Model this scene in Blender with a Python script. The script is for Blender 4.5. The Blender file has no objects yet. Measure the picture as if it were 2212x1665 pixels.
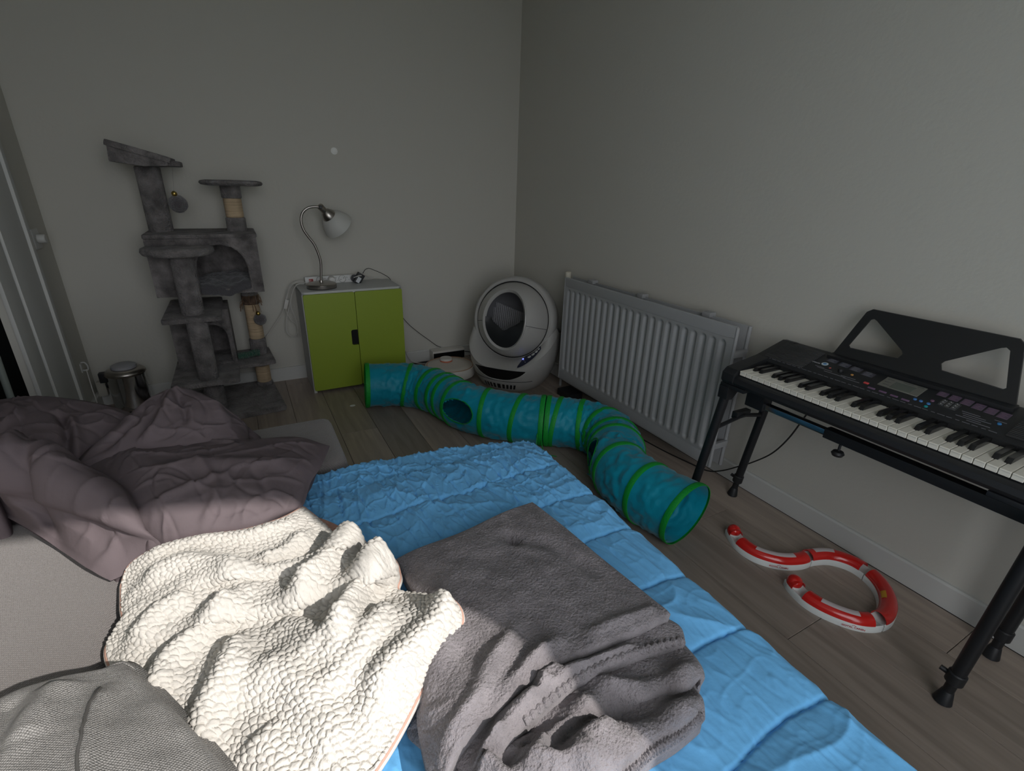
import bpy, bmesh, math, random
import numpy as np
from mathutils import Vector, Matrix
random.seed(4); rng = np.random.default_rng(4)
SC = bpy.context.scene
COL = SC.collection
PI = math.pi

# ---------------------------------------------------------------- camera
cd = bpy.data.cameras.new('camera'); cam = bpy.data.objects.new('camera', cd); COL.objects.link(cam)
cd.sensor_fit = 'HORIZONTAL'; cd.sensor_width = 36.0; cd.lens = 1048.28/2212*36.0
cd.clip_start = 0.02
_r = Vector((0.87957708, -0.4748696, 0.02903484)); _u = Vector((0.15526797, 0.34421109, 0.92596468)); _f = Vector((0.44970658, 0.80994913, -0.37649223))
cam.matrix_world = Matrix(((_r.x, _u.x, -_f.x, -1.87705), (_r.y, _u.y, -_f.y, -3.40471), (_r.z, _u.z, -_f.z, 1.24488), (0, 0, 0, 1)))
SC.camera = cam

# ---------------------------------------------------------------- light
SC.view_settings.view_transform = 'Standard'; SC.view_settings.look = 'None'; SC.view_settings.gamma = 1.0
SC.view_settings.use_curve_mapping = False
SC.view_settings.exposure = 0.0
SKY = 3.4; SUN = 4.3
world = bpy.data.worlds.new('sky'); SC.world = world; world.use_nodes = True
bg = world.node_tree.nodes['Background']; bg.inputs['Color'].default_value = (0.92, 0.95, 1.0, 1); bg.inputs['Strength'].default_value = SKY
sd = bpy.data.lights.new('sun', 'SUN'); sd.energy = SUN; sd.color = (1.0, 0.955, 0.90); sd.angle = math.radians(0.53)
sun = bpy.data.objects.new('sun', sd); COL.objects.link(sun)
_sd = Vector((-0.433*math.cos(math.radians(37)), 0.902*math.cos(math.radians(37)), -math.sin(math.radians(37))))
sun.rotation_euler = _sd.to_track_quat('-Z', 'Y').to_euler(); sun.location = (0, -8, 5)
WX0, WX1, WZ0, WZ1, RY = -2.62, -0.865, 0.12, 2.40, -4.2      # window opening in the rear wall
pd = bpy.data.lights.new('window_portal', 'AREA'); pd.shape = 'RECTANGLE'; pd.size = WX1-WX0; pd.size_y = WZ1-WZ0
pd.cycles.is_portal = True
po = bpy.data.objects.new('window_portal', pd); COL.objects.link(po); po.location = ((WX0+WX1)/2, RY-0.16, (WZ0+WZ1)/2); po.rotation_euler = (PI/2, 0, 0)

# ---------------------------------------------------------------- materials
def S2L(c): return tuple(((v/255.0+0.055)/1.055)**2.4 if v > 10 else v/255.0/12.92 for v in c)
MATS = {}
def mat(name, col, rough=0.6, var=0.0, vscale=8.0, bump=0.0, bscale=60.0, metal=0.0, sheen=0.0, spec=0.5, tex='noise', stretch=(1, 1, 1), bdist=0.01, trans=0.0, coat=0.0, emit=None, alpha=1.0, detail=4.0, sub=0.0):
    if name in MATS: return MATS[name]
    m = bpy.data.materials.new(name); m.use_nodes = True; nt = m.node_tree; N = nt.nodes; L = nt.links
    b = N['Principled BSDF']
    b.inputs['Base Color'].default_value = (*col, 1); b.inputs['Roughness'].default_value = rough; b.inputs['Metallic'].default_value = metal
    b.inputs['Specular IOR Level'].default_value = spec
    if sheen: b.inputs['Sheen Weight'].default_value = sheen; b.inputs['Sheen Roughness'].default_value = 0.45
    if trans: b.inputs['Transmission Weight'].default_value = trans
    if coat: b.inputs['Coat Weight'].default_value = coat; b.inputs['Coat Roughness'].default_value = 0.1
    if alpha < 1: b.inputs['Alpha'].default_value = alpha
    if emit: b.inputs['Emission Color'].default_value = (*emit[0], 1); b.inputs['Emission Strength'].default_value = emit[1]
    if var or bump:
        tc = N.new('ShaderNodeTexCoord'); mp = N.new('ShaderNodeMapping'); mp.inputs['Scale'].default_value = stretch
        L.new(tc.outputs['Object'], mp.inputs['Vector'])
    if var:
        n1 = N.new('ShaderNodeTexNoise'); n1.inputs['Scale'].default_value = vscale; n1.inputs['Detail'].default_value = detail
        L.new(mp.outputs[0], n1.inputs['Vector'])
        r = N.new('ShaderNodeValToRGB'); r.color_ramp.elements[0].position = 0.3; r.color_ramp.elements[1].position = 0.7
        r.color_ramp.elements[0].color = (*[max(0, c*(1-var)) for c in col], 1); r.color_ramp.elements[1].color = (*[min(1, c*(1+var)) for c in col], 1)
        L.new(n1.outputs['Fac'], r.inputs['Fac']); L.new(r.outputs['Color'], b.inputs['Base Color'])
    if bump:
        if tex == 'voronoi':
            n2 = N.new('ShaderNodeTexVoronoi'); n2.inputs['Scale'].default_value = bscale; o = n2.outputs['Distance']
        elif tex == 'wave':
            n2 = N.new('ShaderNodeTexWave'); n2.inputs['Scale'].default_value = bscale; n2.inputs['Distortion'].default_value = 1.5; n2.inputs['Detail'].default_value = 2; o = n2.outputs['Fac']
        else:
            n2 = N.new('ShaderNodeTexNoise'); n2.inputs['Scale'].default_value = bscale; n2.inputs['Detail'].default_value = 5; o = n2.outputs['Fac']
        L.new(mp.outputs[0], n2.inputs['Vector'])
        bp = N.new('ShaderNodeBump'); bp.inputs['Strength'].default_value = bump; bp.inputs['Distance'].default_value = bdist
        L.new(o, bp.inputs['Height']); L.new(bp.outputs[0], b.inputs['Normal'])
    MATS[name] = m; return m

def weave(name, col, scale=320.0, var=0.25, sheen=0.3):
    """woven upholstery: two crossed wave bumps and speckled threads"""
    if name in MATS: return MATS[name]
    m = bpy.data.materials.new(name); m.use_nodes = True; nt = m.node_tree; N = nt.nodes; L = nt.links
    b = N['Principled BSDF']; b.inputs['Roughness'].default_value = 0.9; b.inputs['Sheen Weight'].default_value = sheen; b.inputs['Specular IOR Level'].default_value = 0.2
    tc = N.new('ShaderNodeTexCoord')
    mp = N.new('ShaderNodeMapping'); mp.inputs['Rotation'].default_value = (0, 0, 0.5); L.new(tc.outputs['Object'], mp.inputs['Vector'])
    h = []
    for d in ('X', 'Y'):
        w = N.new('ShaderNodeTexWave'); w.bands_direction = d; w.inputs['Scale'].default_value = scale/5; w.inputs['Distortion'].default_value = 2.0; w.inputs['Detail'].default_value = 2; w.inputs['Detail Scale'].default_value = 3
        L.new(mp.outputs[0], w.inputs['Vector']); h.append(w)
    mx = N.new('ShaderNodeMath'); mx.operation = 'MULTIPLY'; L.new(h[0].outputs['Fac'], mx.inputs[0]); L.new(h[1].outputs['Fac'], mx.inputs[1])
    nz = N.new('ShaderNodeTexNoise'); nz.inputs['Scale'].default_value = scale; nz.inputs['Detail'].default_value = 3; L.new(tc.outputs['Object'], nz.inputs['Vector'])
    ad = N.new('ShaderNodeMath'); ad.operation = 'ADD'; L.new(mx.outputs[0], ad.inputs[0]); L.new(nz.outputs['Fac'], ad.inputs[1])
    r = N.new('ShaderNodeValToRGB'); r.color_ramp.elements[0].position = 0.35; r.color_ramp.elements[1].position = 1.2 if False else 1.0
    r.color_ramp.elements[0].color = (*[c*(1-var) for c in col], 1); r.color_ramp.elements[1].color = (*[min(1, c*(1+var)) for c in col], 1)
    L.new(ad.outputs[0], r.inputs['Fac']); L.new(r.outputs['Color'], b.inputs['Base Color'])
    bp = N.new('ShaderNodeBump'); bp.inputs['Strength'].default_value = 0.5; bp.inputs['Distance'].default_value = 0.002
    L.new(ad.outputs[0], bp.inputs['Height']); L.new(bp.outputs[0], b.inputs['Normal'])
    MATS[name] = m; return m

def wood_mat(name, col):
    if name in MATS: return MATS[name]
    m = bpy.data.materials.new(name); m.use_nodes = True; nt = m.node_tree; N = nt.nodes; L = nt.links
    b = N['Principled BSDF']; b.inputs['Roughness'].default_value = 0.42
    tc = N.new('ShaderNodeTexCoord'); mp = N.new('ShaderNodeMapping'); mp.inputs['Scale'].default_value = (14, 1.2, 1)
    oi = N.new('ShaderNodeObjectInfo'); ad = N.new('ShaderNodeVectorMath'); ad.operation = 'ADD'
    mu = N.new('ShaderNodeMath'); mu.operation = 'MULTIPLY'; mu.inputs[1].default_value = 37.0; L.new(oi.outputs['Random'], mu.inputs[0])
    L.new(tc.outputs['Object'], ad.inputs[0]); L.new(mu.outputs[0], ad.inputs[1]); L.new(ad.outputs[0], mp.inputs['Vector'])
    n = N.new('ShaderNodeTexNoise'); n.inputs['Scale'].default_value = 2.2; n.inputs['Detail'].default_value = 7; n.inputs['Distortion'].default_value = 0.8; L.new(mp.outputs[0], n.inputs['Vector'])
    r = N.new('ShaderNodeValToRGB'); r.color_ramp.elements[0].position = 0.28; r.color_ramp.elements[1].position = 0.72
    r.color_ramp.elements[0].color = (*[c*0.78 for c in col], 1); r.color_ramp.elements[1].color = (*[c*1.17 for c in col], 1)
    L.new(n.outputs['Fac'], r.inputs['Fac'])
    hs = N.new('ShaderNodeHueSaturation'); mr = N.new('ShaderNodeMapRange'); mr.inputs['To Min'].default_value = 0.84; mr.inputs['To Max'].default_value = 1.18
    L.new(oi.outputs['Random'], mr.inputs['Value']); L.new(mr.outputs[0], hs.inputs['Value']); L.new(r.outputs['Color'], hs.inputs['Color']); L.new(hs.outputs[0], b.inputs['Base Color'])
    bp = N.new('ShaderNodeBump'); bp.inputs['Strength'].default_value = 0.15; bp.inputs['Distance'].default_value = 0.003; L.new(n.outputs['Fac'], bp.inputs['Height']); L.new(bp.outputs[0], b.inputs['Normal'])
    MATS[name] = m; return m

WALL = mat('wall_paint', (0.56, 0.545, 0.492), 0.9, bump=0.25, bscale=55, bdist=0.004, spec=0.2)
WHITE = mat('white_paint', (0.70, 0.70, 0.67), 0.5)
TRIM = mat('trim_paint', (0.58, 0.58, 0.555), 0.55)
BLACKP = mat('black_plastic', (0.012, 0.013, 0.015), 0.5, bump=0.1, bscale=400, bdist=0.001)
BLACKM = mat('black_metal', (0.010, 0.011, 0.013), 0.45)
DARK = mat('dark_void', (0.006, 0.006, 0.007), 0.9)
STEEL = mat('brushed_steel', (0.42, 0.39, 0.36), 0.32, metal=1.0)
CHROME = mat('chrome', (0.62, 0.62, 0.63), 0.12, metal=1.0)
PLUSH = mat('grey_plush', (0.215, 0.197, 0.193), 0.95, var=0.5, vscale=16, bump=1.0, bscale=95, bdist=0.02, sheen=0.25, spec=0.1, detail=6)
SISAL = mat('sisal_rope', (0.52, 0.39, 0.25), 0.9, var=0.2, vscale=40, bump=0.9, bscale=28, tex='wave', bdist=0.004, stretch=(0.2, 0.2, 5))
GREEN = mat('lime_lacquer', (0.27, 0.36, 0.028), 0.45)
CABW = mat('cabinet_white', (0.52, 0.53, 0.52), 0.5)
LITTER = mat('taupe_plastic', (0.41, 0.40, 0.38), 0.32, coat=0.2)
RAD = mat('radiator_enamel', (0.34, 0.345, 0.35), 0.4)
TEAL = mat('teal_nylon', (0.0, 0.26, 0.37), 0.5, spec=0.3, var=0.12, vscale=6, bump=0.5, bscale=14, bdist=0.012, sheen=0.2)
BAND = mat('green_tape', (0.0, 0.30, 0.03), 0.6, bump=0.3, bscale=120)
IVORY = mat('ivory_key', (0.76, 0.73, 0.64), 0.3)
EBONY = mat('ebony_key', (0.012, 0.012, 0.013), 0.25)
BLUE = mat('blue_cotton', (0.16, 0.47, 0.82), 0.85, var=0.06, vscale=5, bump=0.25, bscale=60, bdist=0.004, sheen=0.1, spec=0.15)
MAUVE = mat('mauve_cotton', (0.142, 0.114, 0.122), 0.85, bump=0.25, bscale=38, bdist=0.006, sheen=0.0, spec=0.15)
SHERPA = mat('cream_sherpa', (0.62, 0.59, 0.545), 0.95, bump=0.4, bscale=420, bdist=0.002, sheen=0.1, spec=0.1)
FLEECE = mat('grey_fleece', (0.235, 0.214, 0.224), 0.95, var=0.22, vscale=26, bump=0.9, bscale=240, bdist=0.007, sheen=0.2, spec=0.1)
SOFA = weave('sofa_weave', (0.20, 0.182, 0.175), 420, 0.2, 0.3)
CUSH = weave('cushion_weave', (0.26, 0.25, 0.24), 560, 0.6, 0.1)
WOOD = wood_mat('laminate_oak', (0.325, 0.265, 0.22))
RED = mat('red_plastic', (0.62, 0.018, 0.014), 0.22, trans=0.0, coat=0.4)
TRACKW = mat('track_white', (0.74, 0.76, 0.74), 0.4)
WCORD = mat('white_cord', (0.62, 0.60, 0.56), 0.5)
BCORD = mat('black_cord', (0.012, 0.012, 0.012), 0.5)

# ---------------------------------------------------------------- geometry helpers
def link(o, parent=None):
    COL.objects.link(o)
    if parent is not None: o.parent = parent
    return o
def tag(o, label=None, cat=None, group=None, kind=None):
    if label: o['label'] = label
    if cat: o['category'] = cat
    if group: o['group'] = group
    if kind: o['kind'] = kind
    return o
def thing(name, label, cat, loc=(0, 0, 0), rotz=0.0, group=None):
    o = bpy.data.objects.new(name, None); o.empty_display_size = 0.05; link(o)
    o.location = loc; o.rotation_euler = (0, 0, rotz); return tag(o, label, cat, group)
def root(o):
    while o.parent is not None: o = o.parent
    return o
def finish(name, me, material, parent=None, world=True, smooth=True, sharp=40):
    """link a mesh; with world=True its vertices are in world space and are moved into the (unrotated) frame of the root"""
    if parent is not None and world:
        l = root(parent).location
        me.transform(Matrix.Translation((-l.x, -l.y, -l.z)))
    o = bpy.data.objects.new(name, me); link(o, parent)
    if material is not None: me.materials.append(material)
    if smooth:
        me.shade_smooth(); me.set_sharp_from_angle(angle=math.radians(sharp))
    return o
def obj(name, bm, material, parent=None, world=True, smooth=True, sharp=40):
    bmesh.ops.recalc_face_normals(bm, faces=bm.faces[:])
    me = bpy.data.meshes.new(name); bm.to_mesh(me); bm.free()
    return finish(name, me, material, parent, world, smooth, sharp)
def NB(): return bmesh.new()
def box(bm, x0, x1, y0, y1, z0, z1, bev=0.0, seg=2, M=None):
    t = bmesh.new(); bmesh.ops.create_cube(t, size=1.0)
    for v in t.verts: v.co = Vector(((x0+x1)/2+v.co.x*(x1-x0), (y0+y1)/2+v.co.y*(y1-y0), (z0+z1)/2+v.co.z*(z1-z0)))
    if bev: bmesh.ops.bevel(t, geom=t.edges[:], offset=bev, segments=seg, affect='EDGES', profile=0.7)
    merge(bm, t, M); return bm
def merge(bm, t, M=None):
    if M is not None: t.transform(M)
    me = bpy.data.meshes.new('tmp'); t.to_mesh(me); t.free(); bm.from_mesh(me); bpy.data.meshes.remove(me)
def lathe(bm, prof, n=32, M=None, cap=True):
    t = bmesh.new(); rings = []
    for r, z in prof: rings.append([t.verts.new((r*math.cos(2*PI*i/n), r*math.sin(2*PI*i/n), z)) for i in range(n)] if r > 1e-6 else [t.verts.new((0, 0, z))])
    for a, b in zip(rings[:-1], rings[1:]):
        for i in range(n):
            j = (i+1) % n
            if len(a) == 1 and len(b) == 1: continue
            if len(a) == 1: t.faces.new((a[0], b[j], b[i]))
            elif len(b) == 1: t.faces.new((a[i], a[j], b[0]))
            else: t.faces.new((a[i], a[j], b[j], b[i]))
    if cap:
        for rg in (rings[0], rings[-1]):
            if len(rg) > 1: t.faces.new(rg)
    bmesh.ops.recalc_face_normals(t, faces=t.faces[:]); merge(bm, t, M); return bm
def cyl(bm, p, q, r, n=20, r2=None, bev=0.0):
    p = Vector(p); q = Vector(q); d = q-p; L = d.length; r2 = r if r2 is None else r2
    M = Matrix.Translation(p) @ d.to_track_quat('Z', 'Y').to_matrix().to_4x4()
    pr = [(r, 0), (r2, L)] if not bev else [(r-bev, 0), (r, bev), (r2, L-bev), (r2-bev, L)]
    return lathe(bm, pr, n, M)
def catmull(pts, n):
    P = np.array(pts, float); k = len(P)
    if k == 2: return P[0]+(P[1]-P[0])*np.linspace(0, 1, n)[:, None]
    E = np.vstack([2*P[0]-P[1], P, 2*P[-1]-P[-2]]); d = np.r_[0, np.cumsum(np.linalg.norm(np.diff(P, axis=0), axis=1))]
    out = []
    for s in np.linspace(0, d[-1], n):
        i = min(max(np.searchsorted(d, s, side='right')-1, 0), k-2); t = (s-d[i])/max(d[i+1]-d[i], 1e-9)
        a, b, c, e = E[i], E[i+1], E[i+2], E[i+3]
        out.append(0.5*((2*b)+(c-a)*t+(2*a-5*b+4*c-e)*t*t+(3*b-a-3*c+e)*t**3))
    return np.array(out)
def tube(bm, pts, r, n=8, smooth=0, cap=True):
    P = catmull(pts, smooth) if smooth else np.array(pts, float)
    T = np.gradient(P, axis=0); T /= np.linalg.norm(T, axis=1)[:, None]+1e-12
    N = np.cross(T[0], (0, 0, 1.0)); 
    if np.linalg.norm(N) < 1e-3: N = np.cross(T[0], (1.0, 0, 0))
    N /= np.linalg.norm(N); rings = []
    for k in range(len(P)):
        N = N-T[k]*(N@T[k]); N /= np.linalg.norm(N); B = np.cross(T[k], N); rr = r[k] if hasattr(r, '__len__') else r
        rings.append([bm.verts.new(P[k]+rr*(math.cos(2*PI*i/n)*N+math.sin(2*PI*i/n)*B)) for i in range(n)])
    for a, b in zip(rings[:-1], rings[1:]):
        for i in range(n): bm.faces.new((a[i], a[(i+1) % n], b[(i+1) % n], b[i]))
    if cap: bm.faces.new(rings[0][::-1]); bm.faces.new(rings[-1])
    return bm
def prism(bm, poly, a, b, axis='y', bev=0.0, M=None, seg=2):
    """polygon in the two other axes, extruded from a to b along axis"""
    t = bmesh.new()
    def pt(u, v, w): return {'x': (w, u, v), 'y': (u, w, v), 'z': (u, v, w)}[axis]
    A = [t.verts.new(pt(u, v, a)) for u, v in poly]; B = [t.verts.new(pt(u, v, b)) for u, v in poly]
    t.faces.new(A); t.faces.new(B[::-1]); n = len(poly)
    for i in range(n): t.faces.new((A[i], B[i], B[(i+1) % n], A[(i+1) % n]))
    bmesh.ops.recalc_face_normals(t, faces=t.faces[:])
    if bev: bmesh.ops.bevel(t, geom=t.edges[:], offset=bev, segments=seg, affect='EDGES', profile=0.7)
    bmesh.ops.triangulate(t, faces=[f for f in t.faces if len(f.verts) > 4])
    merge(bm, t, M); return bm
def rrect(x0, x1, y0, y1, r, n=5):
    out = []
    for cx, cy, a0 in ((x1-r, y1-r, 0), (x0+r, y1-r, PI/2), (x0+r, y0+r, PI), (x1-r, y0+r, 1.5*PI)):
        out += [(cx+r*math.cos(a0+PI/2*i/n), cy+r*math.sin(a0+PI/2*i/n)) for i in range(n+1)]
    return out
def gridmesh(name, V, closed_u=False, closed_v=False):
    """V: (n,m,3) array"""
    n, m = V.shape[:2]; idx = np.arange(n*m).reshape(n, m)
    if closed_u: idx = np.vstack([idx, idx[:1]])
    if closed_v: idx = np.hstack([idx, idx[:, :1]])
    F = np.stack([idx[:-1, :-1], idx[1:, :-1], idx[1:, 1:], idx[:-1, 1:]], -1).reshape(-1, 4)
    me = bpy.data.meshes.new(name); me.from_pydata(V.reshape(-1, 3).tolist(), [], F.tolist()); return me
def inst(name, me, parent, loc=(0, 0, 0), rot=(0, 0, 0)):
    o = bpy.data.objects.new(name, me); link(o, parent); o.location = loc; o.rotation_euler = rot; return o
def text(body, size, material, M, parent, name='lettering', depth=0.0004):
    c = bpy.data.curves.new(name, 'FONT'); c.body = body; c.size = size; c.extrude = depth; c.align_x = 'CENTER'; c.align_y = 'CENTER'
    t = bpy.data.objects.new(name, c); COL.objects.link(t)
    dg = bpy.context.evaluated_depsgraph_get(); me = bpy.data.meshes.new_from_object(t.evaluated_get(dg)); bpy.data.objects.remove(t); bpy.data.curves.remove(c)
    me.name = name; me.transform(M); me.materials.clear()
    return finish(name, me, material, parent, True, False)

# vectorised gradient noise
_perm = rng.permutation(512)
def pnoise(x, y, seed=0):
    xi = np.floor(x).astype(int); yi = np.floor(y).astype(int); xf = x-xi; yf = y-yi
    def g(ix, iy):
        h = _perm[(_perm[(ix+seed*17) & 511]+iy) & 511]; a = h*(2*PI/512.0); return np.cos(a), np.sin(a)
    u = xf*xf*xf*(xf*(xf*6-15)+10); v = yf*yf*yf*(yf*(yf*6-15)+10)
    def d(ix, iy, fx, fy): gx, gy = g(ix, iy); return gx*fx+gy*fy
    a = d(xi, yi, xf, yf); b = d(xi+1, yi, xf-1, yf); c = d(xi, yi+1, xf, yf-1); e = d(xi+1, yi+1, xf-1, yf-1)
    return (a*(1-u)+b*u)*(1-v)+(c*(1-u)+e*u)*v
def fbm(x, y, o=3, seed=0):
    s = 0; a = 1.0
    for k in range(o): s = s+a*pnoise(x*2**k+3.1*k, y*2**k+1.7*k, seed+k); a *= 0.5
    return s
def crease(x, y, seed=0, p=6): return np.maximum(0, 1-np.abs(pnoise(x, y, seed))*2.2)**p
def cells(x, y, seed=0):
    """F2-F1 of a jittered grid"""
    xi = np.floor(x).astype(int); yi = np.floor(y).astype(int); D = []
    for dx in (-1, 0, 1):
        for dy in (-1, 0, 1):
            h = _perm[(_perm[(xi+dx+seed) & 511]+yi+dy) & 511]; h2 = _perm[(h+91) & 511]
            D.append(np.hypot(xi+dx+0.1+0.8*h/511.0-x, yi+dy+0.1+0.8*h2/511.0-y))
    D = np.sort(np.stack(D), 0); return D[1]-D[0], D[0]
def ridge_field(X, Y, ridges):
    H = np.zeros_like(X)
    for pts, amp, w in ridges:
        P = catmull([(a, b) for a, b in pts], 24); best = np.full(X.shape, 9.0); tt = np.zeros(X.shape)
        for i in range(len(P)-1):
            a = P[i]; d = P[i+1]-a; l2 = d@d+1e-12
            t = np.clip(((X-a[0])*d[0]+(Y-a[1])*d[1])/l2, 0, 1); ds = np.hypot(X-a[0]-t*d[0], Y-a[1]-t*d[1])
            k = ds < best; best = np.where(k, ds, best); tt = np.where(k, (i+t)/(len(P)-1), tt)
        H += amp*np.exp(-(best/w)**2)*np.minimum(1, np.minimum(tt, 1-tt)*5+0.35)
    return H
def tfi(p, n, m):
    F = catmull(p['far'], n); Nn = catmull(p['near'], n); Lf = catmull(p['left'], m); R = catmull(p['right'], m)
    s = np.linspace(0, 1, n)[:, None, None]; t = np.linspace(0, 1, m)[None, :, None]
    c00, c10, c01, c11 = F[0], F[-1], Nn[0], Nn[-1]
    V = (1-t)*F[:, None]+t*Nn[:, None]+(1-s)*Lf[None]+s*R[None]-((1-s)*(1-t)*c00+s*(1-t)*c10+(1-s)*t*c01+s*t*c11)
    return V, np.broadcast_to(s[..., 0], (n, m)), np.broadcast_to(t[..., 0], (n, m))
def normals(V):
    a = np.gradient(V, axis=0); b = np.gradient(V, axis=1); N = np.cross(b, a); N /= np.linalg.norm(N, axis=2)[..., None]+1e-12
    N *= np.sign(N[..., 2:3].mean()); return N
def patch(name, p, n, m, material, parent, puff=0.0, ridges=(), extra=None, hem=0.006, base=None, spread=0.0, edge=0.12, micro=None, zmin=None):
    V, s, t = tfi(p, n, m); N = normals(V)
    e = np.minimum(np.minimum(s, 1-s), np.minimum(t, 1-t)); ef = np.clip(e/edge, 0, 1); ef = ef*ef*(3-2*ef)
    H = puff*(16*s*(1-s)*t*(1-t))**0.5
    if ridges: H = H+ridge_field(V[..., 0], V[..., 1], ridges)*(0.25+0.75*ef)
    if extra is not None: H = H+extra(V[..., 0], V[..., 1], s, t)*ef
    Nz = N*0.5+np.array((0, 0, 0.5)); Nz /= np.linalg.norm(Nz, axis=2)[..., None]
    V = V+Nz*H[..., None]
    if zmin is not None: V[..., 2] = np.maximum(V[..., 2], zmin)
    # rounded hem and skirt
    def loop(A): return np.vstack([A[:-1, 0], A[-1, :-1], A[1:, -1][::-1], A[0, 1:][::-1]])
    B0 = loop(V); tg = np.roll(B0, -3, 0)-np.roll(B0, 3, 0); out = np.stack([tg[:, 1], -tg[:, 0], 0*tg[:, 0]], 1); out /= np.linalg.norm(out, axis=1)[:, None]+1e-9
    ctr = V.reshape(-1, 3).mean(0)
    if ((B0-ctr)*out).sum() < 0: out = -out
    for _ in range(6): out = (np.roll(out, 1, 0)+out+np.roll(out, -1, 0))/3
    if micro is not None:
        N = normals(V); V = V+N*(micro(V[..., 0], V[..., 1], V[..., 2], s, t)*np.clip(e/0.012, 0, 1))[..., None]
    B = loop(V)
    rings = [B+out*hem*0.7-np.array((0, 0, hem*0.5)), B+out*hem*0.8-np.array((0, 0, hem*1.3)), B+out*hem*0.2-np.array((0, 0, hem*2.0))]
    if base is not None:
        D = B+out*spread; D[:, 2] = np.minimum(base, B[:, 2]-hem*2.2); rings = [B+out*max(hem*0.7, spread*0.35)-np.array((0, 0, hem*0.6)), (B+D)/2+out*spread*0.35, D]
    else: rings.append(B-out*0.03-np.array((0, 0, hem*2.1)))
    nm = n*m; idx = np.arange(nm).reshape(n, m); k = len(B)
    F = np.stack([idx[:-1, :-1], idx[1:, :-1], idx[1:, 1:], idx[:-1, 1:]], -1).reshape(-1, 4).tolist()
    prev = loop(idx[..., None])[:, 0]
    vs = [V.reshape(-1, 3)]
    for ri, rg in enumerate(rings):
        cur = nm+ri*k+np.arange(k); vs.append(rg)
        F += np.stack([prev, np.roll(prev, -1), np.roll(cur, -1), cur], -1).tolist(); prev = cur
    me = bpy.data.meshes.new(name); me.from_pydata(np.vstack(vs).tolist(), [], F)
    bm = bmesh.new(); bm.from_mesh(me); bmesh.ops.recalc_face_normals(bm, faces=bm.faces[:]); bm.to_mesh(me); bm.free()
    o = finish(name, me, material, parent, True, True, 80)
    o_b = B
    return o, o_b, V

# ================================================================ the room
LX = -2.73; CZ = 2.55
def struct(name, bm, m, label=None): 
    o = obj(name, bm, m, None, True, True, 30); o['kind'] = 'structure'
    if label: o['label'] = label
    return o
fl = struct('floor', box(NB(), LX-0.12, 0.12, RY-0.12, 0.12, -0.12, -0.005), mat('floor_gap', (0.03, 0.024, 0.02), 0.9), 'grey brown oak laminate floor')
PW = 0.192; planks = {}
def plank_mesh(L):
    L = round(L, 3)
    if L not in planks:
        bm = box(NB(), 0.0, PW-0.0016, 0.0, L-0.0016, -0.012, 0.0, 0.0012, 1); bmesh.ops.recalc_face_normals(bm, faces=bm.faces[:])
        me = bpy.data.meshes.new('plank'); bm.to_mesh(me); bm.free(); me.materials.append(WOOD); planks[L] = me
    return planks[L]
i = 0; x = -0.018-PW
while x > LX-0.15:
    off = (0.35, 0.95, 0.1, 0.7, 1.15, 0.5)[i % 6]; y = -0.012; L = off
    while y > RY:
        L2 = min(L, y-RY) if y-L < RY else L
        if L2 > 0.03: inst('plank', plank_mesh(L2), fl, (x, y-L2, 0.0))
        y -= L2; L = 1.38
        if L2 <= 0.03: break
    x -= PW; i += 1
struct('wall_back', box(NB(), LX-0.15, 0.15, 0.0, 0.15, 0, CZ), WALL, 'plain off white wall behind the cat tree and cabinet')
struct('wall_right', box(NB(), 0.0, 0.15, RY-0.15, 0.0, 0, CZ), WALL, 'off white wall behind the radiator and keyboard')
# left wall with a doorway into a dark room
DY0, DY1, DZ = -0.775, -1.66, 2.05; TL = 0.03
bm = NB(); box(bm, LX-TL, LX, DY0, 0.0, 0, CZ); box(bm, LX-TL, LX, DY1, DY0, DZ, CZ); box(bm, LX-TL, LX, RY-0.15, DY1, 0, CZ)
struct('wall_left', bm, WALL, 'wall with a doorway at the left')
bm = NB(); box(bm, LX-0.15, WX0, RY-0.15, RY, 0, CZ); box(bm, WX1, 0.15, RY-0.15, RY, 0, CZ); box(bm, WX0, WX1, RY-0.15, RY, WZ1, CZ); box(bm, WX0, WX1, RY-0.15, RY, 0, WZ0)
struct('wall_rear', bm, WALL)
struct('ceiling', box(NB(), LX-0.15, 0.15, RY-0.15, 0.15, CZ, CZ+0.1), WHITE)
struct('ground', box(NB(), -30, 30, -40, RY-0.15, -0.35, -0.15), mat('terrace', (0.20, 0.20, 0.17), 0.9, var=0.2, vscale=2))
struct('sun_blocker_slab', prism(NB(), [(-3.2, RY-0.16), (-3.2, -4.833-0.26*(-3.2+1.0285)-0.02), (3.0, -4.833-0.26*(3.0+1.0285)), (3.0, RY-0.16)], 2.75, 2.95, 'z'), WHITE)  # unseen slab added outside to give the sun patch its slanted edge
# unlit room beyond the doorway: its darkness is put into the wall colour
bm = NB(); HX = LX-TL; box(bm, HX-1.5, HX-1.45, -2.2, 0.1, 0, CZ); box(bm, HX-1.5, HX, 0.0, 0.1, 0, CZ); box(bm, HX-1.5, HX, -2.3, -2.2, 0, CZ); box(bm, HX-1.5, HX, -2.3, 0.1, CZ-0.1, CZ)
struct('wall_hallway', bm, mat('hall_wall_shade', (0.025, 0.028, 0.028), 0.9), 'walls of the unlit room beyond the doorway, coloured dark for shade')
struct('floor_hallway', box(NB(), HX-1.5, HX, -2.3, 0.1, -0.12, 0.0), mat('hall_floor', (0.06, 0.05, 0.04), 0.7))
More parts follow.
